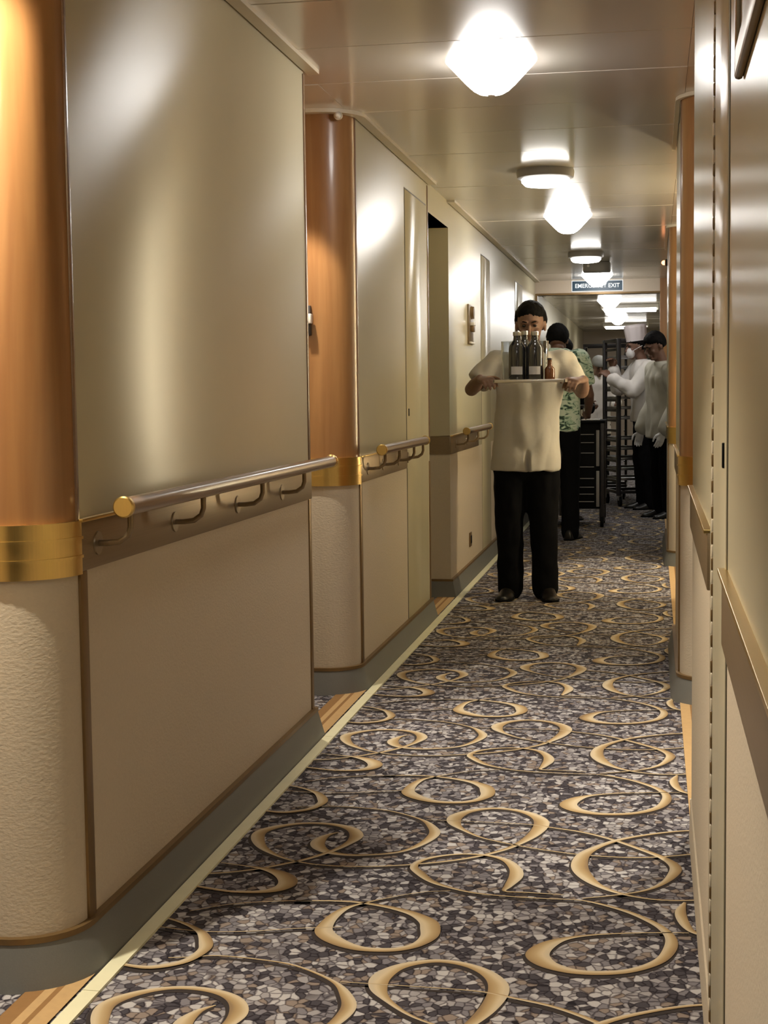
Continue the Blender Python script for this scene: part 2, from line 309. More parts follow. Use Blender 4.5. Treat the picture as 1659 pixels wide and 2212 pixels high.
# ------------------------------------------------------------------ floor (one carpet: pebble ground, woven swirls and border stripes)
def catmull(P, k=7):
    out = []
    for i in range(len(P)-1):
        a = P[max(i-1, 0)]; b = P[i]; c = P[i+1]; d = P[min(i+2, len(P)-1)]
        for j in range(k):
            t = j/k
            out.append(tuple(0.5*((2*b[q]) + (-a[q]+c[q])*t + (2*a[q]-5*b[q]+4*c[q]-d[q])*t*t + (-a[q]+3*b[q]-3*c[q]+d[q])*t**3) for q in range(3)))
    out.append(P[-1]); return out
def make_floor():
    bm = bmesh.new(); uvl = bm.loops.layers.uv.new('UVMap')
    def quad(x0, x1, y0, y1, z, mi):
        f = bm.faces.new([bm.verts.new((x, y, z)) for x, y in ((x0, y0), (x1, y0), (x1, y1), (x0, y1))]); f.material_index = mi
    quad(-2.1, 1.3, -3, 28, 0, 0)
    quad(-2.1, 1.3, -3, 28, -0.05, 0)
    curves = [catmull(c) for c in SWIRLS]
    P = 1.163
    for k in range(-3, 11):
        for ci, c in enumerate(curves):
            pts = [(x, y+k*P, max(wd*0.82, 0.0035)) for x, y, wd in c]
            L = []; acc = 0.0
            for i, (x, y, wd) in enumerate(pts):
                a = pts[max(i-1, 0)]; b = pts[min(i+1, len(pts)-1)]
                dx, dy = b[0]-a[0], b[1]-a[1]; l = math.hypot(dx, dy) or 1
                L.append((x, y, -dy/l, dx/l, wd))
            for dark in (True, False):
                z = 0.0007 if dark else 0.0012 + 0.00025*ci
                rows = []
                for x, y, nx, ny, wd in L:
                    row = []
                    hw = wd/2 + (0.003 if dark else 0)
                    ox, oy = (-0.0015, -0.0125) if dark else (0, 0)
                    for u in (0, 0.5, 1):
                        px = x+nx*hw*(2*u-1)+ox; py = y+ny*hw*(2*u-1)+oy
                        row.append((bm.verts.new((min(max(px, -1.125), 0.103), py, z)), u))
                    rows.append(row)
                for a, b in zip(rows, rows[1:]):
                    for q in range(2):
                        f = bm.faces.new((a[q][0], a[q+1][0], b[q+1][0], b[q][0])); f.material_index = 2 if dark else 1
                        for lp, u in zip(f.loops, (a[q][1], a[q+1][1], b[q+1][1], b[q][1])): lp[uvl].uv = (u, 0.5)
    for x0, x1, mi in ((-1.158, -1.122, 3), (-1.17, -1.158, 4), (-1.19, -1.17, 3), (-1.225, -1.19, 4), (0.100, 0.135, 3), (0.135, 0.16, 4)):
        quad(x0, x1, -3, 28, 0.0042, mi)
    for f in bm.faces:
        if f.normal.z < 0: f.normal_flip()
    me = bpy.data.meshes.new('floor'); bm.to_mesh(me); bm.free()
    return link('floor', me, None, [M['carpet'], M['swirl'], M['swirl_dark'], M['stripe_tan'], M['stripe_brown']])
tag(make_floor(), 'grey pebble patterned carpet with tan swirling rings', 'floor', kind='structure')

# ------------------------------------------------------------------ ceiling: lacquered metal panels with open joints
def make_ceiling():
    bm = bmesh.new(); rnd = random.Random(3)
    xs = [-2.1, -1.16, 0.11, 1.3]; ys = [-3.0]
    while ys[-1] < 28: ys.append(ys[-1]+0.55)
    for i in range(len(xs)-1):
        for j in range(len(ys)-1):
            tx, ty = rnd.uniform(-.0025, .0025), rnd.uniform(-.004, .004)
            g = 0.0015
            x0, x1, y0, y1 = xs[i]+0.0003, xs[i+1]-0.0003, ys[j]+g, ys[j+1]-g
            b = 0.004
            def z(x, y): return ZC + (x-(x0+x1)/2)*tx + (y-(y0+y1)/2)*ty
            lo = [bm.verts.new((x, y, z(x, y))) for x, y in ((x0+0.0003, y0+b), (x1-0.0003, y0+b), (x1-0.0003, y1-b), (x0+0.0003, y1-b))]
            up = [bm.verts.new((x, y, ZC+0.008)) for x, y in ((x0, y0), (x1, y0), (x1, y1), (x0, y1))]
            bm.faces.new(lo[::-1])
            for k in range(4): bm.faces.new((lo[k], lo[(k+1) % 4], up[(k+1) % 4], up[k]))
    n = len(bm.faces)
    box(bm, -2.1, 1.3, -3, 28, ZC+0.008, ZC+0.05)
    bm.faces.ensure_lookup_table()
    for f in bm.faces[n:]: f.material_index = 1
    return fin('ceiling', bm, [M['ceil'], M['ceil_gap']])
tag(make_ceiling(), 'glossy grey beige metal panel ceiling', 'ceiling', kind='structure')

# ------------------------------------------------------------------ walls
def arc_path(Xw, s, Ya, Yb, depth, r, rounded):
    """visible outline of a wall block: alcove face, corner, corridor face, end face"""
    front = [(Xw+s*depth, Ya)]
    if rounded:
        k = 10; arc = [(Xw+s*r - s*r*math.sin(math.pi/2*i/k), Ya + r - r*math.cos(math.pi/2*i/k)) for i in range(k+1)]
    else: arc = [(Xw, Ya)]
    return front, arc, [(Xw, Yb), (Xw+s*depth, Yb)]
trim_no = [0]
def wall_block(parent, Xw, s, Ya, Yb, depth=0.6, r=0.13, rounded=True, band=True, bands=None, paint='paint', endtrim=True):
    side = 1 if s < 0 else -1
    front, arc, back = arc_path(Xw, s, Ya, Yb, depth, r, rounded)
    full = front+arc+back; flat = [arc[-1]]+back; col = front+arc
    zb0, zb1, zl = 0.825, 0.93, 0.10
    ribbon('lower_panel', full, side, 0, zb0, M['vinyl'], parent)
    if rounded:
        ribbon('wood_column', col, side, zb1-0.02, ZC+0.004, M['wood'], parent, o0=0.001)
        ribbon('brass_band', col, side, zb0-0.004, zb1, M['brass'], parent, o0=0.010)
        for zz in (zb0+0.030, zb0+0.068): ribbon('brass_band_ridge', col, side, zz, zz+0.006, M['brass'], parent, o0=0.0135)
        ribbon('upper_panel', flat, side, zb0, ZC+0.004, M[paint], parent)
        yt = Ya+r
        bobj('vertical_trim', Xw-s*0.006, Xw+s*0.05, yt-0.002, yt+0.036, zl, zb0, M['trim'], parent, 0.002)
        bobj('vertical_trim', Xw-s*0.004, Xw+s*0.05, yt-0.008, yt+0.006, zb1, ZC, M['rail_wood'], parent, 0.001)
    else:
        ribbon('upper_panel', full, side, zb0, ZC+0.004, M[paint], parent)
        ribbon('brass_band', front+arc, side, zb0, zb1, M['bronze'], parent, o0=0.006)
    y_in = (Ya+r) if rounded else Ya
    for (a, b) in (bands if bands is not None else [(y_in, Yb)]):
        bobj('bronze_band', Xw-s*0.007, Xw+s*0.05, a, b, zb0, zb1, M['bronze'], parent, 0.002)
        bobj('bronze_band_lip', Xw-s*0.013, Xw+s*0.05, a, b, zb1-0.004, zb1+0.003, M['brass'], parent, 0.001)
    if endtrim:
        bobj('corner_trim', Xw-s*0.004, Xw+s*0.012, Yb-0.03, Yb+0.004, zl, zb0, M['trim'], parent, 0.003)
        bobj('corner_trim', Xw-s*0.004, Xw+s*0.012, Yb-0.018, Yb+0.004, zb1, ZC-0.02, M['rail_wood'], parent, 0.003)
    return full, side
wl = tag(empty('wall_left', (0, 0, 0)), 'long left corridor wall of cream panels above beige wallcovering', 'wall', kind='structure')
wr = tag(empty('wall_right', (0, 0, 0)), 'right corridor wall of cream panels seen at a steep angle', 'wall', kind='structure')
bl = tag(empty('baseboard_left'), 'dark grey baseboard along the left wall', 'baseboard', kind='structure')
br = tag(empty('baseboard_right'), 'dark grey baseboard along the right wall', 'baseboard', kind='structure')
def baseboard(parent, full, side, mat='base'):
    ribbon('baseboard', full, side, 0.0, 0.095, M[mat], parent, o0=0.012 if mat == 'base' else 0.003, o0_bot=0.034 if mat == 'base' else 0.006, o1=-0.02)
    ribbon('base_trim', full, side, 0.093, 0.105, M['trim' if mat == 'base' else mat], parent, o0=0.015 if mat == 'base' else 0.004, o1=-0.02)
L_SEGS = [(-3.0, 2.02, False, None), (2.75, 4.98, True, None), (5.72, 7.76, True, [(5.85, 7.0)]), (8.56, 15.0, False, [(8.56, 9.95)])]
for Ya, Yb, rd, bands in L_SEGS:
    full, sd = wall_block(wl, XL, -1, Ya, Yb, rounded=rd, bands=bands)
    baseboard(bl, full, sd)
R_SEGS = [(-3.0, 3.97, False, [(-3.0, 2.12), (2.70, 3.97)], 0.65), (5.67, 6.97, True, None, 0.65), (10.15, 11.85, True, None, 0.65)]
for Ya, Yb, rd, bands, dp in R_SEGS:
    full, sd = wall_block(wr, XR, 1, Ya, Yb, rounded=rd, bands=bands, paint='paint_r', depth=dp, endtrim=False)
    baseboard(br, full, sd, 'vinyl' if Ya < 0 else 'base')
# alcove back walls and the far corridor shell
bobj('alcove_wall', -1.70, -1.76, -3, 15, 0, ZC, M['paint'], wl)
bobj('alcove_wall', 0.72, 0.78, -3, 11.85, 0, ZC, M['paint_r'], wr)
bobj('lobby_wall', 1.22, 1.28, 11.8, 15.1, 0, ZC, M['paint_r'], wr)
bobj('lobby_wall', 0.70, 1.25, 11.80, 11.86, 0, ZC, M['paint_r'], wr)
bobj('recess_header', XL-0.5, XL, 7.76, 8.56, 2.11, ZC, M['paint'], wl)
wf = tag(empty('wall_left_far'), 'pale left wall of the corridor beyond the doorway', 'wall', kind='structure')
bobj('upper_panel', -1.26, -1.34, 15.1, 28, 0.0, ZC, M['paint'], wf)
bobj('bronze_band', -1.25, -1.30, 15.1, 28, 0.83, 0.93, M['bronze'], wf)
wrf = tag(empty('wall_right_far'), 'pale right wall of the corridor beyond the doorway', 'wall', kind='structure')
bobj('upper_panel', 0.22, 0.30, 15.1, 28, 0.0, ZC, M['paint'], wrf)
tag(bobj('wall_back', -2.1, 1.3, 27.9, 28, 0, ZC, M['lintel']), 'far end wall of the corridor', 'wall', kind='structure')
tag(bobj('wall_behind', -2.1, 1.3, -3.1, -3.0, 0, ZC, M['paint']), 'wall closing the corridor behind the viewer', 'wall', kind='structure')
# doorway frame at the far end: cream header and wooden jambs
df = tag(empty('door_1', (0, 15, 0)), 'wide open doorway across the corridor with a cream header and wood jambs', 'doorway', kind='structure')
def par(o, p):
    o.parent = p; o.matrix_parent_inverse = Matrix.Translation(-Vector(p.location)); return o
par(bobj('header', -1.30, 0.14, 14.97, 15.09, 2.135, ZC, M['lintel']), df)
par(bobj('header_lip', -1.14, 0.06, 14.955, 15.10, 2.118, 2.136, M['trim']), df)
par(bobj('jamb', -1.30, -1.13, 14.96, 15.10, 0, 2.135, M['trim']), df)
par(bobj('jamb', 0.058, 0.17, 14.955, 15.10, 0, ZC, M['wood']), df)
par(bobj('side_panel', 0.17, 1.25, 14.98, 15.08, 0, ZC, M['lintel']), df)

# ceiling edge trims
n = 0
for Xw, s, segs, br_ in ((XL, -1, L_SEGS, False), (XR, 1, [q[:4] for q in R_SEGS], True)):
    for Ya, Yb, rd, _ in segs:
        n += 1
        front, arc, back = arc_path(Xw, s, Ya, Yb, 0.4, 0.13, rd)
        o = ribbon('trim_%d' % n, front+arc+[(Xw, Yb+(0.04 if s < 0 else 0.0))], 1 if s < 0 else -1, ZC-0.014, ZC+0.001, M['cream_enamel'], None, o0=0.045 if s < 0 else 0.022, o1=0.006)
        tag(o, ['ceiling edge trim on the left wall segment behind the viewer', 'ceiling edge trim above the nearest left wall panel', 'ceiling edge trim above the second left wall panel', 'ceiling edge trim above the farthest left wall panels', 'ceiling edge trim above the nearest right wall panel', 'ceiling edge trim curving round the right wooden column', 'ceiling edge trim above the farthest right wall panel'][n-1], 'trim', kind='structure')
# pale guide strip along the floor
bm = bmesh.new()
ys = [-3, 2.75, 4.98, 5.72, 7.76, 8.56, 12, 15]
for a, b in zip(ys, ys[1:]): box(bm, -1.114, -1.079, a+0.001, b-0.001, 0.0, 0.006)
tag(fin('trim_8', bm, M['tape']), 'pale yellow guide strip on the floor along the left wall', 'floor strip', kind='structure')

# cabin doors in the alcoves, and service doors in the walls
def cabin_door(no, Xf, s, y0, y1, label, mat='wood'):
    d = tag(empty('door_%d' % no, (Xf, (y0+y1)/2, 0)), label, 'door', kind='structure')
    par(bobj('door_frame', Xf, Xf-s*0.03, y0-0.05, y1+0.05, 0.0, 2.05, M['trim']), d)
    par(bobj('door_leaf', Xf-s*0.02, Xf-s*0.045, y0, y1, 0.01, 2.0, M[mat], None, 0.004), d)
    bm = bmesh.new(); tube(bm, [(Xf-s*0.045, y0+0.07, 1.0), (Xf-s*0.095, y0+0.07, 1.0), (Xf-s*0.1, y0+0.18, 1.0)], [0.009]*3, 10)
    par(fin('door_handle', bm, M['brass'], None, True), d)
cabin_door(2, -1.70, -1, 2.12, 2.68, 'wooden cabin door in the nearest left alcove')
cabin_door(3, -1.70, -1, 5.06, 5.66, 'wooden cabin door in the second left alcove')
cabin_door(4, -1.70, -1, 7.86, 8.48, 'cream service door in the dark left recess', 'paint')
cabin_door(5, 0.72, 1, 4.3, 4.88, 'wooden cabin door in the right alcove, nearer one')
cabin_door(6, 0.72, 1, 5.0, 5.58, 'wooden cabin door in the right alcove, farther one')
cabin_door(7, 0.72, 1, 8.3, 8.95, 'pale cabin door in the far right alcove, nearer one', 'cream_enamel')
cabin_door(8, 0.72, 1, 9.15, 9.8, 'cream cabin door in the far right alcove, farther one', 'cream_enamel')
def hatch(no, Xw, s, y0, y1, z0, z1, label, mat='paint', hinge=False, lock_y=None):
    d = tag(empty('door_%d' % no, (Xw, (y0+y1)/2, z0)), label, 'door', kind='structure')
    par(bobj('door_joint', Xw-s*0.001, Xw+s*0.02, y0-0.006, y1+0.006, z0, z1+0.008, M['seam']), d)
    par(bobj('door_leaf', Xw-s*0.003, Xw+s*0.018, y0, y1, z0, z1, M[mat], None, 0.002), d)
    if lock_y is not None:
        par(bobj('keyhole', Xw-s*0.006, Xw-s*0.002, lock_y-0.008, lock_y+0.008, 1.07, 1.105, M['blackplastic'], None, 0.001), d)
    if hinge:
        bm = bmesh.new(); z = z0
        yh = y1+0.012
        while z < z1-0.03:
            box(bm, Xw-0.006, Xw, yh-0.0045, yh+0.0045, z, z+0.0205, 0.002); z += 0.043
        par(fin('hinge', bm, M['trim'], None, True), d)
        bm = bmesh.new(); z = z0+0.0215
        while z < z1-0.03:
            box(bm, Xw-0.006, Xw, yh-0.0045, yh+0.0045, z, z+0.0205, 0.002); z += 0.043
        par(fin('hinge', bm, M['cream_enamel'], None, True), d)
    return d
hatch(9, XL, -1, 7.03, 7.70, 0.105, 2.13, 'cream service door flush in the second left wall panel', lock_y=7.08)
hatch(10, XL, -1, 10.2, 10.75, 0.105, 2.10, 'flush cream door in the farthest left wall, nearer one')
hatch(11, XL, -1, 12.75, 13.45, 0.105, 2.10, 'flush cream door in the farthest left wall, farther one')
dr = hatch(12, XR, 1, 2.10, 2.53, 0.02, 2.2, 'narrow cream access door with a long hinge in the right wall', 'paint_r', True, 2.15)
par(bobj('door_frame', XR-0.003, XR+0.02, 2.552, 2.66, 0.0, 2.25, M['paint_r'], None, 0.003), dr)

# ------------------------------------------------------------------ lamps
def copy_tree(o, parent=None):
    c = o.copy(); C.objects.link(c)
    if parent is not None: c.parent = parent
    for ch in list(o.children): copy_tree(ch, c)
    return c
def bowl_lamp(loc):
    t = empty('ceiling_lamp', loc)
    bm = bmesh.new(); lathe(bm, [(0.146, 0.0), (0.149, -0.004), (0.146, -0.008), (0.125, -0.008), (0.125, 0.0)], 40); fin('rim', bm, M['lens'], t, True)
    bm = bmesh.new(); lathe(bm, [(0.144, -0.006), (0.140, -0.014), (0.112, -0.044), (0.082, -0.076), (0.058, -0.098), (0.040, -0.108), (0.012, -0.112)], 40); fin('glass_bowl', bm, M['lamp'], t, True, 60)
    bm = bmesh.new(); lathe(bm, [(0.012, -0.110), (0.013, -0.114), (0.006, -0.118)], 16); fin('finial', bm, M['whiteplastic'], t, True)
    return t
def disc_lamp(loc):
    t = empty('round_safety_lamp', loc)
    bm = bmesh.new(); lathe(bm, [(0.138, 0.0), (0.142, -0.012), (0.138, -0.040), (0.122, -0.046), (0.10, -0.046)], 40); fin('housing', bm, M['greyplastic'], t, True)
    bm = bmesh.new(); lathe(bm, [(0.118, -0.044), (0.116, -0.060), (0.100, -0.076), (0.060, -0.082), (0.02, -0.083)], 40); fin('lens', bm, M['lens'], t, True, 60)
    return t
XM = -0.525
lamp = bowl_lamp((XM, 0.55, ZC))
tag(lamp, 'lit glass bowl lamp on the ceiling behind the viewer', 'ceiling lamp', 'glass bowl lamps along the corridor ceiling')
for y, lb in ((5.0, 'large lit glass bowl lamp, nearest and highest in view'), (9.46, 'lit glass bowl lamp on the ceiling above the tray carrier'), (14.35, 'lit glass bowl lamp hanging just in front of the exit sign'), (18.4, 'lit glass bowl lamp just beyond the doorway header'), (22.8, 'small lit glass bowl lamp beside the tall chef hat, farthest in view')):
    o = copy_tree(lamp); o.location = (XM, y, ZC); o['label'] = lb
d0 = disc_lamp((XM, 7.5, ZC)); tag(d0, 'round flat safety lamp in a grey housing between the two nearest bowl lamps', 'ceiling lamp', 'round flat safety lamps along the corridor ceiling')
for y, lb in ((12.0, 'round flat safety lamp in a grey housing just before the exit sign'), (20.6, 'round flat safety lamp far beyond the doorway')):
    o = copy_tree(d0); o.location = (XM, y, ZC); o['label'] = lb
o = copy_tree(lamp); o.location = (0.65, 13.4, ZC); o['label'] = 'unseen glass bowl lamp added to light the side lobby behind the right wall'  # extra lamp, added out of view to light the lobby
o['group'] = 'glass bowl lamps along the corridor ceiling'

def downlight(loc, tilt, label, power, col=SPOT_COL, size=135, blend=0.5):
    t = empty('recessed_downlight', loc); tag(t, label, 'downlight', 'recessed downlights in the alcove ceilings')
    bm = bmesh.new(); lathe(bm, [(0.062, -0.001), (0.064, -0.006), (0.052, -0.009), (0.044, -0.003)], 32); fin('trim_ring', bm, M['brass'], t, True)
    bm = bmesh.new(); lathe(bm, [(0.044, -0.003), (0.03, -0.004), (0.01, -0.0045)], 24); fin('lens', bm, M['down'], t, True)
    ld = bpy.data.lights.new('downlight_bulb', 'SPOT'); ld.energy = power; ld.color = col; ld.spot_size = math.radians(size); ld.spot_blend = blend; ld.shadow_soft_size = 0.025
    lo = bpy.data.objects.new('bulb', ld); C.objects.link(lo); lo.parent = t; lo.location = (0, 0, -0.03); lo.rotation_euler = tilt
    return t
downlight((-1.40, 2.40, ZC), (0, 0, 0), 'recessed downlight in the nearest left alcove ceiling', SPOT_W*2.1, size=120, blend=0.3)
downlight((-1.42, 5.36, ZC), (0, 0, 0), 'recessed downlight in the second left alcove ceiling', SPOT_W*1.0, size=84, blend=0.25)
downlight((0.40, 4.80, ZC), (0, 0, 0), 'recessed downlight in the right alcove ceiling', SPOT_W*2.0, size=70, blend=0.2)
downlight((0.40, 9.75, ZC), (0, 0, 0), 'recessed downlight in the far right alcove ceiling', SPOT_W*1.9, (1.0, 0.85, 0.62), 62, 0.25)
t = tag(empty('added_streak_tube', (0.50, 8.19, 0.70)), 'unseen warm light tube added in the far right alcove for the streak on the left wall', 'added light')  # added out of view to throw the warm streak on the left wall
bobj('back_plate', 0.03, 0.22, -0.05, 0.05, 0.0, 1.5, M['brass'], t, 0.004)
bm = bmesh.new(); tube(bm, [(0, 0, 0.03), (0, 0, 1.47)], [0.022, 0.022], 20); fin('tube', bm, emis('tube_glass', (1.0, 0.84, 0.55), TUBE_E), t, True, 60)
for z in (0.02, 1.44): bobj('clip', -0.026, 0.035, -0.026, 0.026, z, z+0.04, M['brass'], t, 0.004)
# wide ceiling light beyond the doorway
t = tag(empty('ceiling_light_panel', (-0.30, 19.6, ZC)), 'wide rectangular ceiling light above the tall chef hat beyond the doorway', 'ceiling light')
bobj('housing', -0.36, 0.36, -0.30, 0.30, -0.05, 0.0, M['whiteplastic'], t, 0.01)
bobj('diffuser', -0.33, 0.33, -0.27, 0.27, -0.075, -0.048, M['lens'], t, 0.008)
o = copy_tree(t); o.location = (-0.45, 25.0, ZC); o['label'] = 'rectangular ceiling light added to brighten the far end of the corridor beyond the doorway'  # extra light, added to brighten the far end

# ------------------------------------------------------------------ handrails
def handrail(y0, y1, by, label):
    t = empty('handrail', (XL+0.08, y0, 0.953)); tag(t, label, 'handrail', 'handrails on the left wall')
    bm = bmesh.new(); tube(bm, [(0, 0.012, 0), (0, y1-y0-0.012, 0)], [0.0195]*2, 24, caps=False); fin('wooden_bar', bm, M['rail_wood'], t, True)
    for ya, yb in ((0.0, 0.016), (y1-y0-0.016, y1-y0)):
        bm = bmesh.new(); tube(bm, [(0, ya, 0), (0, ya+0.003, 0), (0, yb-0.003, 0), (0, yb, 0)], [0.0195, 0.0225, 0.0225, 0.0195], 28, caps=False); fin('end_cap', bm, M['brass'] , t, True)
    for b in by:
        y = b-y0
        bm = bmesh.new()
        tube(bm, [(0, y, -0.012), (0, y, -0.045), (-0.006, y, -0.062), (-0.025, y, -0.075), (-0.05, y, -0.078), (-0.076, y, -0.078)], [0.007, 0.0065, 0.0065, 0.0065, 0.0065, 0.0065], 12)
        fin('bracket', bm, M['bronze'], t, True)
        bm = bmesh.new(); tube(bm, [(-0.077, y, -0.078), (-0.070, y, -0.078)], [0.026, 0.024], 24, caps=False); fin('rosette', bm, M['bronze'], t, True)
    return t
handrail(2.93, 4.97, [2.975, 3.49, 4.05, 4.56], 'brown wooden handrail with brass caps on the nearest left panel')
handrail(5.92, 7.10, [6.0, 6.35, 6.75, 7.02], 'short handrail on the second left panel, ending at the service door')
handrail(8.70, 9.95, [8.78, 9.3, 9.85], 'dark handrail on the far left wall beside the tray carrier')

# ------------------------------------------------------------------ wall fittings
t = tag(empty('wall_fitting', (XL, 9.55, 1.48)), 'tall narrow plate with pale knobs on the far left wall above the handrail', 'wall plate')
bobj('plate', 0, 0.010, -0.12, 0.12, 0, 0.25, M['bronze'], t, 0.003)
bm = bmesh.new(); tube(bm, [(0.008, 0.0, 0.20), (0.03, 0.0, 0.20)], [0.042, 0.038], 20, caps=False); fin('dial', bm, M['trim'], t, True)
bobj('button', 0.008, 0.035, -0.05, 0.05, 0.118, 0.14, M['whiteplastic'], t, 0.004)
bobj('button_housing', 0.008, 0.03, -0.05, 0.05, 0.08, 0.118, M['trim'], t, 0.004)
bobj('card_slot', 0.008, 0.022, -0.09, 0.09, 0.004, 0.016, M['whiteplastic'], t, 0.003)
t = tag(empty('wall_socket', (XL, 9.48, 0.20)), 'small dark brown socket low on the far left wall', 'socket')
bobj('cover_plate', 0, 0.008, -0.045, 0.045, 0, 0.09, M['trim'], t, 0.003)
bobj('outlet', 0.007, 0.011, -0.028, 0.028, 0.02, 0.07, M['blackplastic'], t, 0.002)
t = tag(empty('door_bell', (-1.315, 5.72, 1.405)), 'small cream box on a dark bracket fixed to the second wood column', 'door bell')
bobj('bracket', -0.01, 0.012, -0.022, 0.0, 0.0, 0.115, M['darkmetal'], t, 0.003)
bobj('box', -0.008, 0.020, -0.05, -0.018, 0.045, 0.082, M['whiteplastic'], t, 0.003)
t = tag(empty('smoke_detector', (-1.185, 5.715, 2.235)), 'tiny white sensor at the top of the second wood column', 'sensor')
bm = bmesh.new(); tube(bm, [(0, 0.004, 0), (0, -0.012, 0)], [0.016, 0.016], 16, caps=False); fin('base', bm, M['cream_enamel'], t, True)
bm = bmesh.new(); tube(bm, [(0, -0.012, 0), (0, -0.026, 0)], [0.013, 0.009], 16); fin('sensor_head', bm, M['whiteplastic'], t, True)
# framed board on the near right wall
t = tag(empty('notice_board', (XR, 1.48, 1.545)), 'dark metal framed board high on the nearest right wall', 'notice board')
bobj('panel', -0.004, 0.0, -0.31, 0.31, 0.0, 0.44, M['bronze'], t)
for a in ((-0.010, 0.0, -0.32, 0.32, -0.012, 0.022), (-0.010, 0.0, -0.32, 0.32, 0.42, 0.45), (-0.010, 0.0, -0.325, -0.295, -0.012, 0.45), (-0.010, 0.0, 0.305, 0.325, -0.012, 0.45)):
    bobj('frame_bar', *a, M['bronze'], t, 0.004)
# small orange glow put in for a lamp reflection on the right wall end
t = tag(empty('orange_glint', (XR, 11.6, 2.13)), 'small orange glow standing for a lamp reflection high on the far right wall', 'lamp reflection')
bm = bmesh.new(); lathe(bm, [(0.025, 0.0), (0.027, 0.01), (0.02, 0.02)], 16); o = fin('base', bm, M['darkmetal'], t, True); o.rotation_euler = (0, -math.pi/2, 0)
bm = bmesh.new(); lathe(bm, [(0.018, 0.018), (0.016, 0.035), (0.006, 0.045)], 16); o = fin('lens', bm, emis('orange_glint_glow', (1.0, 0.35, 0.15), 5.0), t, True); o.rotation_euler = (0, -math.pi/2, 0)
# ceiling box before the sign
t = tag(empty('ceiling_sensor', (-0.475, 12.95, ZC)), 'grey rectangular box under the ceiling just before the exit sign', 'ceiling box')
bobj('housing', -0.115, 0.115, -0.07, 0.07, -0.085, 0.0, M['greyplastic'], t, 0.012)
bm = bmesh.new(); tube(bm, [(-0.07, -0.072, -0.035), (-0.07, -0.078, -0.035)], [0.012, 0.01], 12, caps=False); fin('lens', bm, M['whiteplastic'], t, True)
# exit sign
t = tag(empty('exit_sign', (-0.545, 14.965, 2.145)), 'dark blue exit sign with white capitals on the doorway header', 'sign')
bobj('border', -0.25, 0.25, -0.010, 0.0, 0.0, 0.108, M['signwhite'], t, 0.002)
bobj('panel', -0.242, 0.242, -0.014, -0.008, 0.007, 0.101, M['signblue'], t)
fc = bpy.data.curves.new('lettering', 'FONT'); fc.body = 'EMERGENCY EXIT'; fc.align_x = 'CENTER'; fc.align_y = 'CENTER'; fc.size = 0.056; fc.extrude = 0.0015; fc.offset = 0.0008
fo = bpy.data.objects.new('lettering_tmp', fc); C.objects.link(fo)
dg = bpy.context.evaluated_depsgraph_get(); me = bpy.data.meshes.new_from_object(fo.evaluated_get(dg)); bpy.data.objects.remove(fo)
w_ = max(v.co.x for v in me.vertices)-min(v.co.x for v in me.vertices); k_ = 0.43/w_
for v in me.vertices: v.co = Vector((v.co.x*k_, -v.co.z, v.co.y))
me.materials.clear(); o = link('lettering', me, t, M['signwhite']); o.location = (0, -0.0155, 0.054)

# ------------------------------------------------------------------ people
def bake(name, bm, mat, parent, voxel, smooth_it=6, wrinkle=0.0, freq=9.0, seed=0, post=None):
    """joins closed overlapping shapes into ONE continuous skin"""
    bmesh.ops.recalc_face_normals(bm, faces=bm.faces)
    me = bpy.data.meshes.new(name+'_src'); bm.to_mesh(me); bm.free()
    o = bpy.data.objects.new(name+'_src', me); C.objects.link(o)
    r = o.modifiers.new('r', 'REMESH'); r.mode = 'VOXEL'; r.voxel_size = voxel; r.use_smooth_shade = True
    s = o.modifiers.new('s', 'SMOOTH'); s.factor = 0.5; s.iterations = smooth_it
    dg = bpy.context.evaluated_depsgraph_get(); dg.update()
    m2 = bpy.data.meshes.new_from_object(o.evaluated_get(dg)); bpy.data.objects.remove(o)
    if wrinkle:
        nv = [v.normal.copy() for v in m2.vertices]
        for v, nn in zip(m2.vertices, nv):
            p = Vector((v.co.x*freq+seed, v.co.y*freq, v.co.z*freq*0.55)); q = abs(noise.noise(p))+0.5*noise.noise(p*2.3)
            v.co += nn*(q-0.2)*wrinkle
    if post:
        for v in m2.vertices: post(v)
    for p in m2.polygons: p.use_smooth = True
    m2.name = name; m2.materials.clear()
    return link(name, m2, parent, mat)
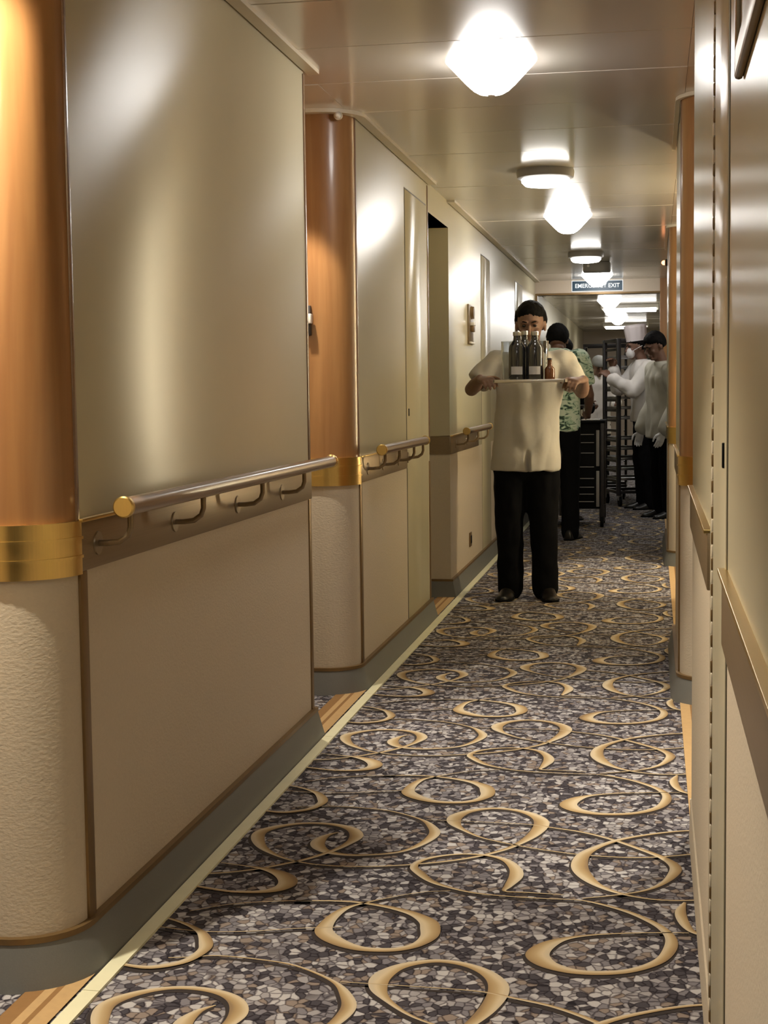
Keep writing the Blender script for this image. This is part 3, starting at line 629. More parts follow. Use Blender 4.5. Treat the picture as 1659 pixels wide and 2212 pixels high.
def hand(bm, wrist, d, pn, thumb, s=1.0, curl=0.5, spread=1.0):
    """palm, four fingers of different length with knuckle bends, thumb from the side of the palm.
    d: direction wrist->knuckles, pn: direction the palm faces, thumb: sideways direction of the thumb"""
    d = Vector(d).normalized(); pn = Vector(pn); pn = (pn-d*pn.dot(d)).normalized(); th = Vector(thumb); th = (th-d*th.dot(d)-pn*th.dot(pn)).normalized()
    wr_ = Vector(wrist); kn = wr_+d*0.088*s
    tube(bm, [wr_-d*0.02*s, wr_+d*0.015*s, wr_+d*0.05*s, kn], [(0.027*s, 0.021*s), (0.032*s, 0.017*s), (0.040*s, 0.016*s), (0.041*s, 0.013*s)], 16, side=th)
    for k, (off, L) in enumerate(((0.030, 0.070), (0.010, 0.079), (-0.011, 0.074), (-0.031, 0.058))):
        b = kn + th*off*s*spread - d*0.008*s; a = 0.0; pts = [b]; p = b
        for j, (fr, bend) in enumerate(((0.45, 0.55), (0.31, 0.9), (0.24, 0.6))):
            a += curl*bend*(1+0.08*k); dirv = d*math.cos(a)+pn*math.sin(a); p = p+dirv*L*fr*s; pts.append(p)
        tube(bm, pts, [0.0095*s, 0.0088*s, 0.0082*s, 0.0070*s], 10)
    b = wr_+d*0.03*s+th*0.028*s
    p1 = b+(th*0.75+d*0.65+pn*0.15*curl).normalized()*0.038*s
    p2 = p1+(th*0.25+d*0.9+pn*0.45*curl).normalized()*0.030*s
    p3 = p2+(th*-0.05+d*0.9+pn*0.6*curl).normalized()*0.024*s
    tube(bm, [b, p1, p2, p3], [0.0135*s, 0.0110*s, 0.0100*s, 0.0080*s], 10)
def head_shape(bm, c, R):
    c = Vector(c); f = lambda x, y, z: c + R @ Vector((x, y, z))
    ell(bm, f(0, 0.012, 0.028), (0.076, 0.096, 0.092), R)                       # skull
    tube(bm, [f(0, -0.012, 0.02), f(0, -0.030, -0.045), f(0, -0.048, -0.092)], [(0.069, 0.072), (0.058, 0.055), (0.030, 0.026)], 18, side=R @ Vector((1, 0, 0)))   # face and jaw
    tube(bm, [f(0, -0.092, 0.008), f(0, -0.106, -0.018), f(0, -0.112, -0.030)], [(0.008, 0.012), (0.011, 0.013), (0.015, 0.010)], 12, side=R @ Vector((1, 0, 0)))  # nose
    for s in (-1, 1):
        ell(bm, f(s*0.030, -0.083, 0.030), (0.026, 0.012, 0.009), R)             # brow
        ell(bm, f(s*0.040, -0.062, -0.022), (0.020, 0.020, 0.017), R)            # cheek
        ell(bm, f(s*0.079, 0.012, -0.002), (0.009, 0.020, 0.032), R)             # ear
    ell(bm, f(0, -0.086, -0.056), (0.025, 0.013, 0.006), R); ell(bm, f(0, -0.083, -0.069), (0.021, 0.014, 0.008), R)   # lips
    ell(bm, f(0, -0.070, -0.094), (0.020, 0.018, 0.015), R)                      # chin
def shoe(name, x, y, ang, mat, parent, s=1.0):
    bm = bmesh.new(); ca, sa = math.cos(ang), math.sin(ang)
    def P(u, v, z): return (x+(u*ca-v*sa)*s, y+(u*sa+v*ca)*s, z*s)
    rows = []
    for v, hw, h in ((0.085, 0.026, 0.060), (0.07, 0.036, 0.092), (0.02, 0.040, 0.106), (-0.03, 0.042, 0.098), (-0.08, 0.046, 0.068), (-0.13, 0.046, 0.048), (-0.17, 0.038, 0.040), (-0.195, 0.020, 0.030)):
        rows.append([bm.verts.new(P(u*hw, v, z)) for u, z in ((-0.96, 0.0), (-1.0, h*0.35), (-0.8, h*0.75), (-0.35, h), (0.35, h), (0.8, h*0.75), (1.0, h*0.35), (0.96, 0.0))])
    for a, b in zip(rows, rows[1:]):
        for k in range(8): bm.faces.new((a[k], a[(k+1) % 8], b[(k+1) % 8], b[k]))
    bm.faces.new(rows[0][::-1]); bm.faces.new(rows[-1])
    o = fin(name, bm, mat, parent, True, 60)
    m = o.modifiers.new('sub', 'SUBSURF'); m.levels = 1; m.render_levels = 2
    bm = bmesh.new()
    pts = [(-0.030, 0.088), (-0.040, 0.03), (-0.041, -0.03), (-0.049, -0.09), (-0.049, -0.14), (-0.036, -0.182), (0, -0.203), (0.036, -0.182), (0.049, -0.14), (0.049, -0.09), (0.041, -0.03), (0.040, 0.03), (0.030, 0.088)]
    lo = [bm.verts.new(P(a, b, 0.0)) for a, b in pts]; hi = [bm.verts.new(P(a, b, 0.014)) for a, b in pts]
    bm.faces.new(lo[::-1]); bm.faces.new(hi); n_ = len(pts)
    for k in range(n_): bm.faces.new((lo[k], lo[(k+1) % n_], hi[(k+1) % n_], hi[k]))
    fin('sole', bm, M['blackplastic'], o)
    return o
def euler_R(yaw=0, pitch=0, roll=0):
    return Matrix.Rotation(yaw, 3, 'Z') @ Matrix.Rotation(pitch, 3, 'X') @ Matrix.Rotation(roll, 3, 'Y')

def person(name, loc, rz, label, P, group=None):
    """P: joints and clothes, local frame: facing -Y, X to the viewer's right, feet on z=0"""
    t = empty(name, loc, rz); tag(t, label, 'person', group)
    H = P.get('H', 1.0); vx = P.get('voxel', 0.008)
    hp, kn, an = P['hips'], P['knees'], P['ankles']; sh, el, wr_ = P['shoulders'], P['elbows'], P['wrists']
    hc = Vector(P['head']); R = euler_R(*P.get('head_rot', (0, 0, 0)))
    neck = Vector(P['neck']); pel = Vector(P['pelvis']); che = Vector(P['chest'])
    # body: one continuous surface
    bm = bmesh.new()
    head_shape(bm, hc, R)
    tube(bm, [neck-Vector((0, 0, 0.05)), neck+Vector((0, 0, 0.02)), hc+R @ Vector((0, 0.015, -0.05))], [0.062, 0.054, 0.052], 16)
    tube(bm, [pel-Vector((0, 0, 0.06)), pel, (pel+che)/2, che, neck-Vector((0, 0, 0.05))], [(0.14, 0.10), (0.155, 0.11), (0.14, 0.105), (0.165, 0.115), (0.09, 0.07)], 20, side=P.get('torso_side', (1, 0, 0)))
    for i in (0, 1):
        tube(bm, [sh[i], (Vector(sh[i])+Vector(el[i]))/2, el[i]], [0.052, 0.046, 0.038], 14)
        tube(bm, [el[i], Vector(el[i]).lerp(Vector(wr_[i]), 0.35), wr_[i]], [0.039, 0.040, 0.026], 14)
        tube(bm, [che+Vector((0, 0, 0.07)), sh[i]], [0.065, 0.052], 14)
        tube(bm, [hp[i], Vector(hp[i]).lerp(Vector(kn[i]), .5), kn[i]], [0.082, 0.072, 0.052], 16)
        tube(bm, [kn[i], Vector(kn[i]).lerp(Vector(an[i]), .35), an[i]], [0.052, 0.054, 0.036], 14)
        tube(bm, [an[i], Vector(an[i])+Vector((0, -0.02, -0.05)), Vector(an[i])+Vector((0, -0.08, -0.062))], [0.026, 0.018, 0.012], 10)
    for hd in P['hands']:
        if not hd.get('glove'): hand(bm, *hd['a'], **hd.get('k', {}))
    bake('body', bm, P['skin'], t, P.get('body_voxel', vx*0.55), 3)
    for hd in P['hands']:
        if hd.get('glove'):
            bm = bmesh.new(); hand(bm, *hd['a'], **hd.get('k', {})); bake('glove', bm, hd['glove'], t, 0.004, 3)
    # eyes and brows
    for s in (-1, 1):
        bm = bmesh.new(); ell(bm, hc+R @ Vector((s*0.031, -0.081, 0.010)), (0.011, 0.008, 0.0075), R, 12, 8); fin('eye', bm, M['eye'], t, True)
        bm = bmesh.new(); tube(bm, [hc+R @ Vector((s*0.014, -0.096, 0.030)), hc+R @ Vector((s*0.032, -0.094, 0.035)), hc+R @ Vector((s*0.050, -0.082, 0.030))], [0.003, 0.0038, 0.0022], 8); fin('eyebrow', bm, M['hair'], t, True)
    # hair: cap over the skull, drawn inside the head where the face is
    if P.get('hair', True):
        bm = bmesh.new(); bmesh.ops.create_uvsphere(bm, u_segments=64, v_segments=40, radius=1.0)
        for v in bm.verts:
            n_ = v.co.copy(); k = 1.0
            line = P.get('hairline', 0.47)+0.06*noise.noise(n_*9)
            front = -n_.y
            zmin = line - 0.25*abs(n_.x) if front > 0.25 else (-0.30 if front > -0.15 else -0.62)
            if front > 0.05 and front <= 0.25: zmin = max(zmin, -0.05)
            u_ = min(1, max(0, (n_.z-zmin)/0.16)); k = 0.80+0.20*math.sqrt(u_)
            q = noise.noise(n_*6)*0.03+noise.noise(n_*17)*0.02
            v.co = hc + R @ Vector((n_.x*0.092*(k+q), 0.014+n_.y*0.112*(k+q), 0.030+n_.z*0.113*(k+q)))
        fin('hair', bm, M['hair'], t, True, 80)
    # trousers
    bm = bmesh.new(); tw = P.get('trouser_w', 1.0)
    tube(bm, [pel+Vector((0, 0, 0.10)), pel, pel-Vector((0, 0, 0.09))], [(0.165, 0.125), (0.175, 0.135), (0.16, 0.125)], 20)
    for i in (0, 1):
        h_, k_, a_ = Vector(hp[i]), Vector(kn[i]), Vector(an[i])
        tube(bm, [h_, h_.lerp(k_, .5), k_, k_.lerp(a_, .5), a_+Vector((0, 0.0, -0.03))], [0.102*tw, 0.094*tw, 0.080*tw, 0.073*tw, 0.072*tw], 18, caps=True)
    bake('trousers', bm, P.get('trouser_mat', M['trouser']), t, vx, 4, 0.012, 10, P.get('seed', 1))
    # jacket or shirt
    bm = bmesh.new(); J = P['jacket']
    zs = J['rings']; rings = []
    seg = 36
    for cx, cy, z, rx, ry in zs:
        ring = []
        for k in range(seg):
            a = 2*math.pi*k/seg; c_, s_ = math.cos(a), math.sin(a)
            e_ = 2/2.6
            ring.append(bm.verts.new((cx+rx*math.copysign(abs(c_)**e_, c_), cy+ry*math.copysign(abs(s_)**e_, s_), z)))
        rings.append(ring)
    for a, b in zip(rings, rings[1:]):
        for k in range(seg): bm.faces.new((a[k], a[(k+1) % seg], b[(k+1) % seg], b[k]))
    bm.faces.new(rings[0][::-1]); bm.faces.new(rings[-1])
    for i in (0, 1):
        S, E_, W = Vector(sh[i]), Vector(el[i]), Vector(wr_[i]); sl = J['sleeve'][i] if isinstance(J['sleeve'], (list, tuple)) else J['sleeve']
        r0, r1, r2 = J.get('sr', (0.078, 0.068, 0.055))
        tube(bm, [che+Vector((0, 0, 0.06)), S.lerp(che, 0.4)+Vector((0, 0, 0.02)), S+Vector((0, 0, 0.004))], [0.085, 0.080, r0*0.98], 18)
        if sl == 'short': tube(bm, [S, S.lerp(E_, .4), S.lerp(E_, .74)], [r0, r1*1.04, r1*0.94], 18, caps=False)
        else:
            tube(bm, [S, S.lerp(E_, .5), E_], [r0, r1, r1*0.92], 18); tube(bm, [E_, E_.lerp(W, .5), E_.lerp(W, .93)], [r1*0.92, r2*1.08, r2], 18)
    bake('jacket' if J.get('kind', 'jacket') == 'jacket' else J['kind'], bm, J['mat'], t, vx*0.9, J.get('smooth', 4), J.get('wrinkle', 0.014), J.get('freq', 8.0), P.get('seed', 1)*3, J.get('post'))
    # collar
    if J.get('collar', True):
        bm = bmesh.new(); tube(bm, [neck+Vector((0, 0.0, -0.045)), neck+Vector((0, -0.004, -0.01)), neck+Vector((0, -0.006, 0.012))], [(0.086, 0.078), (0.068, 0.066), (0.064, 0.063)], 20, caps=False); fin('collar', bm, J['mat'], t, True)
    for x, y, ang in P['shoes']: shoe('shoe', x, y, ang, M['shoe'], t)
    return t

# --- the man carrying a tray
mx, my = -0.705, 8.52
def carrier_post(v):
    # centre vent of the tunic
    if v.co.z < 0.86 and v.co.y < 0:
        d = abs(v.co.x-0.012-(0.86-v.co.z)*0.02); dep = min(1, (0.86-v.co.z)/0.07)
        if d < 0.014: v.co.y += 0.040*dep*(1-d/0.014)
        elif v.co.x > 0.012 and v.co.x < 0.15: v.co.y -= 0.012*dep*(1-(v.co.x-0.012)/0.14)
carrier = person('person', (mx, my, 0), 0, 'man in a white tunic carrying a tray of bottles in front of his face', dict(
    skin=M['skin'], voxel=0.010, body_voxel=0.0045, seed=1,
    head=(0.025, -0.02, 1.545), head_rot=(0, 0.16, 0), neck=(0.02, 0.0, 1.415), pelvis=(-0.005, 0.02, 0.86), chest=(0.015, 0, 1.25),
    hips=[(-0.092, 0.02, 0.83), (0.088, 0.02, 0.83)], knees=[(-0.100, -0.02, 0.45), (0.090, 0.0, 0.45)], ankles=[(-0.100, 0.03, 0.09), (0.100, 0.03, 0.09)],
    shoulders=[(-0.165, 0.0, 1.335), (0.205, 0.0, 1.330)], elbows=[(-0.302, -0.09, 1.195), (0.312, -0.09, 1.175)], wrists=[(-0.224, -0.33, 1.250), (0.332, -0.33, 1.238)],
    hands=[dict(a=((-0.218, -0.345, 1.250), (0.45, -0.80, -0.06), (0.25, 0, -1), (0.8, 0.4, 0.5)), k=dict(s=1.0, curl=0.55)),
           dict(a=((0.326, -0.345, 1.238), (-0.45, -0.80, -0.06), (-0.25, 0, -1), (-0.8, 0.4, 0.5)), k=dict(s=1.0, curl=0.55))],
    trouser_w=1.02,
    jacket=dict(mat=M['jacket'], sleeve='short', sr=(0.080, 0.074, 0.06), post=carrier_post, freq=6.5, wrinkle=0.018, kind='tunic',
        rings=[(-0.012, 0.012, 0.735, 0.198, 0.150), (-0.010, 0.012, 0.80, 0.194, 0.152), (-0.005, 0.01, 0.92, 0.186, 0.150), (0.005, 0.005, 1.08, 0.180, 0.145), (0.015, 0.0, 1.22, 0.192, 0.142), (0.020, 0.0, 1.33, 0.190, 0.125), (0.020, 0.0, 1.385, 0.130, 0.095), (0.020, 0.0, 1.415, 0.072, 0.072)]),
    shoes=[(-0.104, 0.04, -0.18), (0.108, 0.04, 0.22)]))
# --- the tray and what stands on it
TZ = 1.236; tx, ty = -0.640, 8.02
t = tag(empty('serving_tray', (tx, ty, TZ)), 'steel serving tray held level by the man in the white tunic', 'tray')
bm = bmesh.new(); box(bm, -0.182, 0.182, -0.13, 0.15, -0.010, -0.004, 0.003); fin('tray_bottom', bm, M['tray'], t, True)
bm = bmesh.new()
for a in ((-0.188, 0.188, -0.136, -0.128), (-0.188, 0.188, 0.148, 0.156), (-0.188, -0.180, -0.136, 0.156), (0.180, 0.188, -0.136, 0.156)): box(bm, *a, -0.010, 0.006, 0.002)
fin('tray_rim', bm, M['tray'], t, True)
t['material_note'] = 'steel'; del t['material_note']
def bottle(loc, mat, label, h=0.245, r=0.038, labelled=True, group='bottles on the tray', cap='steel', sh_=0.66):
    t = tag(empty('glass_bottle', loc), label, 'bottle', group)
    bm = bmesh.new(); lathe(bm, [(r*0.9, 0.0), (r, 0.006), (r, h*sh_), (r*0.95, h*(sh_+0.05)), (r*0.70, h*(sh_+0.12)), (r*0.46, h*(sh_+0.17)), (r*0.40, h*0.93), (r*0.44, h*0.935), (r*0.44, h*0.96)], 32); fin('glass', bm, mat, t, True, 70)
    bm = bmesh.new(); lathe(bm, [(r*0.46, h*0.92), (r*0.48, h*0.93), (r*0.48, h*0.995), (r*0.42, h)], 24); fin('cap', bm, M[cap], t, True)
    if labelled:
        bm = bmesh.new(); 
        cols = []
        for k in range(11):
            a = math.radians(-128+k*8.0)
            cols.append([bm.verts.new(((r+e_)*math.cos(a), (r+e_)*math.sin(a), z)) for e_, z in ((0.0006, h*0.14), (0.0012, h*0.14), (0.0012, h*0.30), (0.0006, h*0.30))])
        for a, b in zip(cols, cols[1:]):
            for k in range(4): bm.faces.new((a[k], a[(k+1) % 4], b[(k+1) % 4], b[k]))
        fin('label', bm, M['label'], t, True)
    return t
bz = TZ-0.004
bottle((tx-0.072, ty-0.02, bz), M['darkglass'], 'left one of the two dark bottles at the front of the tray', 0.262, 0.045)
bottle((tx+0.022, ty-0.02, bz), M['darkglass'], 'right one of the two dark bottles at the front of the tray', 0.262, 0.045)
bottle((tx-0.040, ty+0.085, bz), M['darkglass'], 'dark bottle standing behind the two front bottles on the tray', 0.27, 0.038, False)
bottle((tx+0.100, ty-0.02, bz), M['amber'], 'small amber brown bottle at the right end of the tray', 0.122, 0.027, False, 'bottles on the tray', 'darkmetal', 0.50)
def tumbler(loc, label):
    t = tag(empty('drinking_glass', loc), label, 'glass', 'clear glasses on the tray')
    h, r = 0.215, 0.036
    bm = bmesh.new(); lathe(bm, [(r*0.80, 0.0), (r*0.84, 0.006), (r, h), (r*0.94, h), (r*0.76, 0.014), (0.004, 0.012)], 32); fin('glass', bm, M['glass'], t, True, 60)
    return t
tumbler((tx-0.128, ty+0.055, bz), 'tall clear glass at the left end of the tray')
tumbler((tx+0.052, ty+0.075, bz), 'tall clear glass between the dark bottles and the amber bottle')

# --- man in the green patterned shirt, seen from behind
person('person', (-0.755, 12.0, 0), math.pi*0.96, 'person in a green leaf patterned shirt with the back turned, behind the tray carrier', dict(
    skin=M['skin_dark'], voxel=0.014, body_voxel=0.008, seed=2, hairline=0.3,
    head=(0.01, -0.10, 1.575), head_rot=(0, 0.35, 0), neck=(0, -0.02, 1.495), pelvis=(0, 0, 0.92), chest=(0, 0, 1.32),
    hips=[(-0.09, 0, 0.88), (0.09, 0, 0.88)], knees=[(-0.10, -0.02, 0.48), (0.10, -0.02, 0.48)], ankles=[(-0.11, 0.02, 0.09), (0.11, 0.02, 0.09)],
    shoulders=[(-0.175, 0, 1.425), (0.175, 0, 1.425)], elbows=[(-0.245, -0.08, 1.15), (0.245, -0.08, 1.15)], wrists=[(-0.20, -0.29, 1.00), (0.20, -0.29, 1.00)],
    hands=[dict(a=((-0.20, -0.30, 1.0), (0.1, -0.9, -0.1), (0.9, 0, -0.2), (0, 0, 1)), k=dict(curl=0.7)), dict(a=((0.20, -0.30, 1.0), (-0.1, -0.9, -0.1), (-0.9, 0, -0.2), (0, 0, 1)), k=dict(curl=0.7))],
    jacket=dict(mat=M['leafshirt'], sleeve='short', sr=(0.088, 0.08, 0.06), kind='shirt', wrinkle=0.012,
        rings=[(0, 0, 0.86, 0.185, 0.135), (0, 0, 1.0, 0.18, 0.135), (0, 0, 1.18, 0.185, 0.135), (0, 0, 1.36, 0.197, 0.128), (0, 0, 1.45, 0.17, 0.112), (0, -0.01, 1.495, 0.12, 0.09), (0, -0.02, 1.515, 0.07, 0.07)]),
    shoes=[(-0.115, 0.02, -0.15), (0.115, 0.02, 0.15)]))
# --- dark haired person further back, mostly hidden
person('person', (-0.83, 13.75, 0), math.pi*0.9, 'dark clothed person mostly hidden behind the green shirted one', dict(
    skin=M['skin_dark'], voxel=0.016, body_voxel=0.010, seed=3,
    head=(0, -0.06, 1.53), head_rot=(0, 0.35, 0), neck=(0, -0.01, 1.40), pelvis=(0, 0, 0.90), chest=(0, 0, 1.24),
    hips=[(-0.09, 0, 0.86), (0.09, 0, 0.86)], knees=[(-0.10, -0.02, 0.47), (0.10, -0.02, 0.47)], ankles=[(-0.10, 0.02, 0.09), (0.10, 0.02, 0.09)],
    shoulders=[(-0.17, 0, 1.33), (0.17, 0, 1.33)], elbows=[(-0.23, -0.05, 1.07), (0.23, -0.05, 1.07)], wrists=[(-0.18, -0.27, 1.02), (0.18, -0.27, 1.02)],
    hands=[dict(a=((-0.18, -0.28, 1.02), (0.1, -0.9, -0.1), (0.9, 0, -0.2), (0, 0, 1))), dict(a=((0.18, -0.28, 1.02), (-0.1, -0.9, -0.1), (-0.9, 0, -0.2), (0, 0, 1)))],
    jacket=dict(mat=M['trouser'], sleeve='long', kind='shirt',
        rings=[(0, 0, 0.84, 0.18, 0.13), (0, 0, 1.0, 0.175, 0.13), (0, 0, 1.18, 0.18, 0.13), (0, 0, 1.30, 0.19, 0.12), (0, 0, 1.37, 0.14, 0.10), (0, 0, 1.41, 0.075, 0.075)]),
    shoes=[(-0.10, 0.02, -0.15), (0.10, 0.02, 0.15)]))
# --- chef with the tall hat and a face mask, facing left
chef = person('person', (-0.10, 15.15, 0), -math.pi/2*0.82, 'chef in a tall white hat and face mask, facing left at the tall rack', dict(
    skin=M['skin_dark'], voxel=0.012, body_voxel=0.007, seed=4, hairline=0.30,
    head=(0, -0.075, 1.60), head_rot=(0.1, 0.12, 0), neck=(0, -0.02, 1.47), pelvis=(0, 0.03, 0.94), chest=(0, 0.01, 1.29),
    hips=[(-0.09, 0.03, 0.90), (0.09, 0.03, 0.90)], knees=[(-0.10, 0.0, 0.49), (0.10, 0.01, 0.49)], ankles=[(-0.10, 0.03, 0.09), (0.10, 0.05, 0.09)],
    shoulders=[(-0.18, 0.0, 1.39), (0.18, 0.0, 1.39)], elbows=[(-0.22, -0.20, 1.19), (0.21, -0.16, 1.17)], wrists=[(-0.13, -0.27, 1.39), (0.13, -0.36, 1.30)],
    hands=[dict(a=((-0.125, -0.275, 1.40), (0.25, -0.25, 0.9), (0.6, -0.6, -0.3), (0.5, 0.4, 0)), k=dict(curl=0.9)), dict(a=((0.125, -0.37, 1.31), (-0.4, -0.6, 0.5), (-0.5, 0, -0.6), (0, 0, 1)), k=dict(curl=0.8))],
    jacket=dict(mat=M['chefwhite'], sleeve='long', sr=(0.088, 0.078, 0.062), wrinkle=0.016,
        rings=[(0, 0.03, 0.87, 0.185, 0.145), (0, 0.03, 1.0, 0.18, 0.142), (0, 0.02, 1.18, 0.183, 0.140), (0, 0.0, 1.36, 0.195, 0.125), (0, -0.01, 1.43, 0.14, 0.10), (0, -0.02, 1.475, 0.075, 0.075)]),
    shoes=[(-0.10, 0.04, -0.1), (0.10, 0.06, 0.1)]))
hr = euler_R(0.1, 0.12, 0); hcx = Vector((0, -0.075, 1.60))
bm = bmesh.new()
rings = []
for z, r in ((0.062, 0.101), (0.10, 0.103), (0.115, 0.104), (0.19, 0.110), (0.215, 0.108), (0.225, 0.08), (0.222, 0.02)):
    rings.append([bm.verts.new(hcx+hr @ Vector((r*1.0*(1+(0.03*math.sin(k*12*2*math.pi/48) if z > 0.11 else 0))*math.cos(2*math.pi*k/48)*0.92, 0.012+r*(1+(0.03*math.sin(k*12*2*math.pi/48) if z > 0.11 else 0))*math.sin(2*math.pi*k/48), z))) for k in range(48)])
for a, b in zip(rings, rings[1:]):
    for k in range(48): bm.faces.new((a[k], a[(k+1) % 48], b[(k+1) % 48], b[k]))
bm.faces.new(rings[-1])
fin('chef_hat', bm, simple('hat_cotton', (0.66, 0.60, 0.62), 0.85), chef, True, 70)
bm = bmesh.new(); bmesh.ops.create_uvsphere(bm, u_segments=24, v_segments=16, radius=1.0)
for v in bm.verts: v.co = hcx + hr @ Vector((v.co.x*0.064, -0.066+v.co.y*0.044, -0.048+v.co.z*0.056))
fin('face_mask', bm, M['mask'], chef, True)
for s in (-1, 1):
    bm = bmesh.new(); tube(bm, [hcx+hr @ Vector((s*0.058, -0.075, -0.035)), hcx+hr @ Vector((s*0.088, 0.0, 0.0)), hcx+hr @ Vector((s*0.088, 0.03, 0.01))], [0.003]*3, 8); fin('mask_strap', bm, M['mask'], chef, True)
# --- the man at the right wall end, half hidden by it
rman = person('person', (0.085, 14.1, 0), -math.pi/2*0.72, 'man in a pale grey jacket with white gloves looking down, partly behind the right wall', dict(
    skin=M['skin_dark'], voxel=0.012, body_voxel=0.007, seed=5, hairline=0.34,
    head=(0, -0.085, 1.575), head_rot=(0.15, 0.42, 0), neck=(0, -0.02, 1.43), pelvis=(0, 0.02, 0.92), chest=(0, 0.01, 1.26),
    hips=[(-0.09, 0.02, 0.88), (0.09, 0.02, 0.88)], knees=[(-0.10, 0.0, 0.48), (0.10, 0.0, 0.48)], ankles=[(-0.11, 0.03, 0.09), (0.10, 0.03, 0.09)],
    shoulders=[(-0.18, 0.0, 1.35), (0.18, 0.0, 1.35)], elbows=[(-0.25, 0.02, 1.06), (0.245, 0.02, 1.06)], wrists=[(-0.25, -0.10, 0.81), (0.22, -0.10, 0.81)],
    hands=[dict(a=((-0.248, -0.105, 0.80), (0.05, -0.3, -0.95), (0.9, -0.1, 0), (0.1, -0.9, 0.2)), k=dict(curl=0.28), glove=M['glove']), dict(a=((0.218, -0.105, 0.80), (-0.05, -0.3, -0.95), (-0.9, -0.1, 0), (-0.1, -0.9, 0.2)), k=dict(curl=0.28), glove=M['glove'])],
    jacket=dict(mat=M['greyjacket'], sleeve='long', sr=(0.090, 0.082, 0.066), wrinkle=0.020, freq=6.5,
        rings=[(0, 0.02, 0.74, 0.20, 0.165), (0, 0.02, 0.90, 0.192, 0.155), (0, 0.02, 1.10, 0.188, 0.145), (0, 0.0, 1.30, 0.195, 0.130), (0, -0.01, 1.39, 0.14, 0.10), (0, -0.02, 1.435, 0.078, 0.076)]),
    shoes=[(-0.11, 0.04, -0.1), (0.10, 0.04, 0.12)]))
# --- person in white bending beyond the racks
person('person', (-0.715, 19.3, 0), 0.3, 'person in white with a grey cap beyond the tall racks', dict(
    skin=M['skin_dark'], voxel=0.016, body_voxel=0.010, seed=6, hair=False,
    head=(0, -0.12, 1.475), head_rot=(0, 0.4, 0), neck=(0, -0.05, 1.36), pelvis=(0, 0.03, 0.88), chest=(0, 0, 1.20),
    hips=[(-0.09, 0.03, 0.84), (0.09, 0.03, 0.84)], knees=[(-0.10, 0, 0.46), (0.10, 0, 0.46)], ankles=[(-0.10, 0.03, 0.09), (0.10, 0.03, 0.09)],
    shoulders=[(-0.17, -0.03, 1.29), (0.17, -0.03, 1.29)], elbows=[(-0.24, -0.10, 1.03), (0.24, -0.10, 1.03)], wrists=[(-0.16, -0.32, 1.0), (0.16, -0.32, 1.0)],
    hands=[dict(a=((-0.16, -0.33, 1.0), (0.1, -0.9, -0.1), (0.9, 0, -0.2), (0, 0, 1))), dict(a=((0.16, -0.33, 1.0), (-0.1, -0.9, -0.1), (-0.9, 0, -0.2), (0, 0, 1)))],
    jacket=dict(mat=M['chefwhite'], sleeve='long',
        rings=[(0, 0.03, 0.62, 0.19, 0.15), (0, 0.03, 0.85, 0.185, 0.14), (0, 0.01, 1.1, 0.185, 0.135), (0, -0.03, 1.26, 0.19, 0.125), (0, -0.04, 1.33, 0.14, 0.10), (0, -0.05, 1.37, 0.075, 0.075)]),
    shoes=[(-0.10, 0.04, -0.1), (0.10, 0.04, 0.1)]))
cap_p = [o for o in C.objects if o.parent is None and o.get('label') == 'person in white with a grey cap beyond the tall racks'][0]
bm = bmesh.new(); bmesh.ops.create_uvsphere(bm, u_segments=32, v_segments=20, radius=1.0); cR = euler_R(0, 0.4, 0)
for v in bm.verts: v.co = Vector((0, -0.12, 1.475)) + cR @ Vector((v.co.x*0.094, 0.014+v.co.y*0.114, 0.055+max(v.co.z, -0.25)*0.088))
fin('cap', bm, M['greycloth'], cap_p, True)

# ------------------------------------------------------------------ black catering trolley
t = tag(empty('catering_trolley', (-0.615, 13.33, 0)), 'black catering trolley with a grey corner post behind the tray carrier', 'trolley')
bobj('cabinet', -0.19, 0.165, -0.25, 0.25, 0.16, 0.90, M['blackplastic'], t, 0.012)
bobj('top_shelf', -0.205, 0.205, -0.275, 0.275, 0.90, 0.925, M['blackplastic'], t, 0.006)
for x in (-0.19, 0.165):
    for y in (-0.26, 0.24):
        bobj('corner_post', x, x+0.03, y-0.012, y+0.012, 0.10, 0.90, M['darkmetal'], t, 0.004)
bobj('grey_strip', 0.128, 0.156, -0.268, -0.248, 0.53, 0.84, M['greyplastic'], t, 0.003)
bobj('grey_strip', 0.128, 0.156, -0.268, -0.248, 0.18, 0.49, M['greyplastic'], t, 0.003)
for z in (0.22, 0.285, 0.345, 0.42, 0.52, 0.64, 0.73, 0.80): bobj('rail', -0.17, 0.11, -0.266, -0.248, z, z+0.007, M['greyplastic'], t, 0.002)
for x in (-0.15, 0.175):
    for y in (-0.21, 0.21):
        bm = bmesh.new(); tube(bm, [(x-0.014, y, 0.045), (x+0.014, y, 0.045)], [0.045, 0.045], 20, caps=False); w1 = fin('caster', bm, M['blackplastic'], t, True)
        bobj('caster_fork', x-0.022, x+0.022, y-0.018, y+0.018, 0.05, 0.165, M['darkmetal'], t, 0.003)
for k, (x, y, rz_, lb) in enumerate(((-0.71, 13.20, 0.0, 'white paper sheet on the front left of the black trolley'), (-0.535, 13.18, 0.0, 'white paper sheet on the front right of the black trolley'))):
    bm = bmesh.new(); box(bm, -0.078, 0.078, -0.10, 0.10, 0, 0.006, 0.001); o = fin('paper_sheet', bm, M['paper'], None); o.location = (x, y, 0.926); o.rotation_euler = (0, 0, rz_)
    tag(o, lb, 'paper', 'papers on the trolley')
t = tag(empty('steel_dish', (-0.60, 13.45, 0.926)), 'shallow steel dish standing on the back of the black trolley', 'dish')
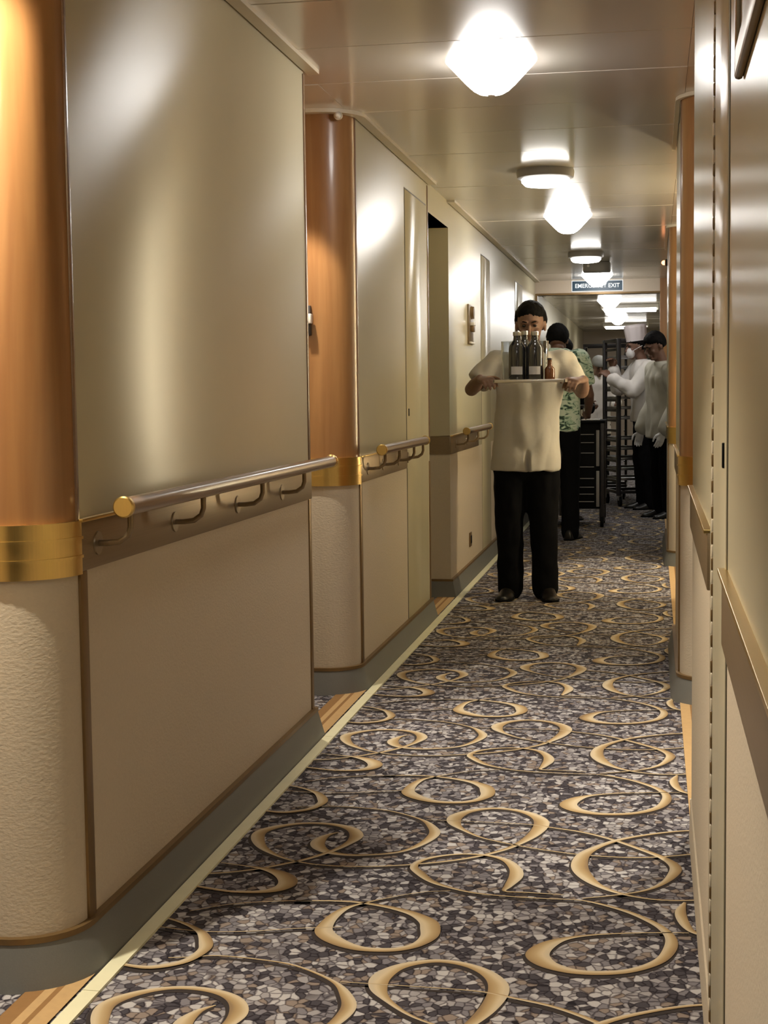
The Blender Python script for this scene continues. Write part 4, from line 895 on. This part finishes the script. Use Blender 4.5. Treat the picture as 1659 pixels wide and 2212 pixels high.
bm = bmesh.new(); lathe(bm, [(0.045, 0.0), (0.05, 0.004), (0.02, 0.02), (0.018, 0.10), (0.06, 0.11), (0.115, 0.125), (0.118, 0.13), (0.11, 0.13), (0.05, 0.118)], 32); fin('bowl', bm, M['steel'], t, True)

# ------------------------------------------------------------------ tall tray racks
def rack(loc, rz, w, d, h, label, trays, levels=14, pw=0.02, sl=0.026):
    t = empty('tray_rack', loc, rz); tag(t, label, 'rack', 'tall tray racks in the corridor')
    for sx in (-1, 1):
        for sy in (-1, 1):
            bobj('post', sx*w/2-pw, sx*w/2+pw, sy*d/2-pw*1.2, sy*d/2+pw*1.2, 0.11, h, M['darkmetal'], t, 0.004)
            x, y = sx*(w/2-0.02), sy*(d/2-0.02)
            bm = bmesh.new(); tube(bm, [(x-0.012, y, 0.05), (x+0.012, y, 0.05)], [0.05, 0.05], 20, caps=False); fin('caster', bm, M['blackplastic'], t, True)
            bobj('caster_fork', x-0.02, x+0.02, y-0.015, y+0.015, 0.06, 0.13, M['steel'], t, 0.003)
        for z in (0.13, h-0.03): bobj('side_bar', sx*w/2-0.014, sx*w/2+0.014, -d/2, d/2, z, z+0.03, M['darkmetal'], t, 0.003)
        for k in range(levels):
            z = 0.24+k*(h-0.36)/(levels-1)
            bobj('tray_slide', sx*w/2-0.010-sx*0.008, sx*w/2+0.010-sx*0.008, -d/2, d/2, z, z+sl, M['darkmetal'], t, 0.002)
    for sy in (-1, 1):
        for z in (0.13, h-0.03): bobj('cross_bar', -w/2, w/2, sy*d/2-0.014, sy*d/2+0.014, z, z+0.03, M['darkmetal'], t, 0.003)
    return t
rk = rack((-0.235, 15.75, 0), math.radians(17), 0.40, 0.52, 1.70, 'dark tall tray rack beside the chef, front one', 8)
rack((-0.52, 16.75, 0), 0, 0.44, 0.5, 1.68, 'dark tall tray rack standing behind the front one', 0, 9, 0.010, 0.012)
# sheet trays on the front rack, copies of one
def sheet_tray():
    t = empty('sheet_tray', (0, 0, 0)); 
    bm = bmesh.new(); box(bm, -0.172, 0.172, -0.25, 0.25, 0.0, 0.004, 0.001); fin('tray_base', bm, M['steel'], t, True)
    bm = bmesh.new()
    for a in ((-0.177, 0.177, -0.256, -0.25), (-0.177, 0.177, 0.25, 0.256), (-0.177, -0.171, -0.256, 0.256), (0.171, 0.177, -0.256, 0.256)): box(bm, *a, 0.0, 0.026, 0.001)
    fin('tray_rim', bm, M['steel'], t, True)
    return t
st = sheet_tray(); first = True
ORD = ['lowest', 'second from the bottom', 'third from the bottom', 'fourth from the bottom', 'fifth from the bottom', 'sixth from the bottom', 'seventh from the bottom', 'eighth from the bottom', 'ninth from the bottom', 'tenth from the bottom', 'topmost']
lv = [0, 1, 2, 3, 4, 6, 7, 8, 9, 11, 12]
for i, k in enumerate(lv):
    o = st if first else copy_tree(st); first = False
    z = 0.24+k*(1.70-0.36)/13+0.026
    o.location = (-0.235, 15.75, z); o.rotation_euler = (0, 0, math.radians(17))
    tag(o, 'steel sheet tray in the front rack, %s' % ORD[i], 'tray', 'steel trays in the front rack')
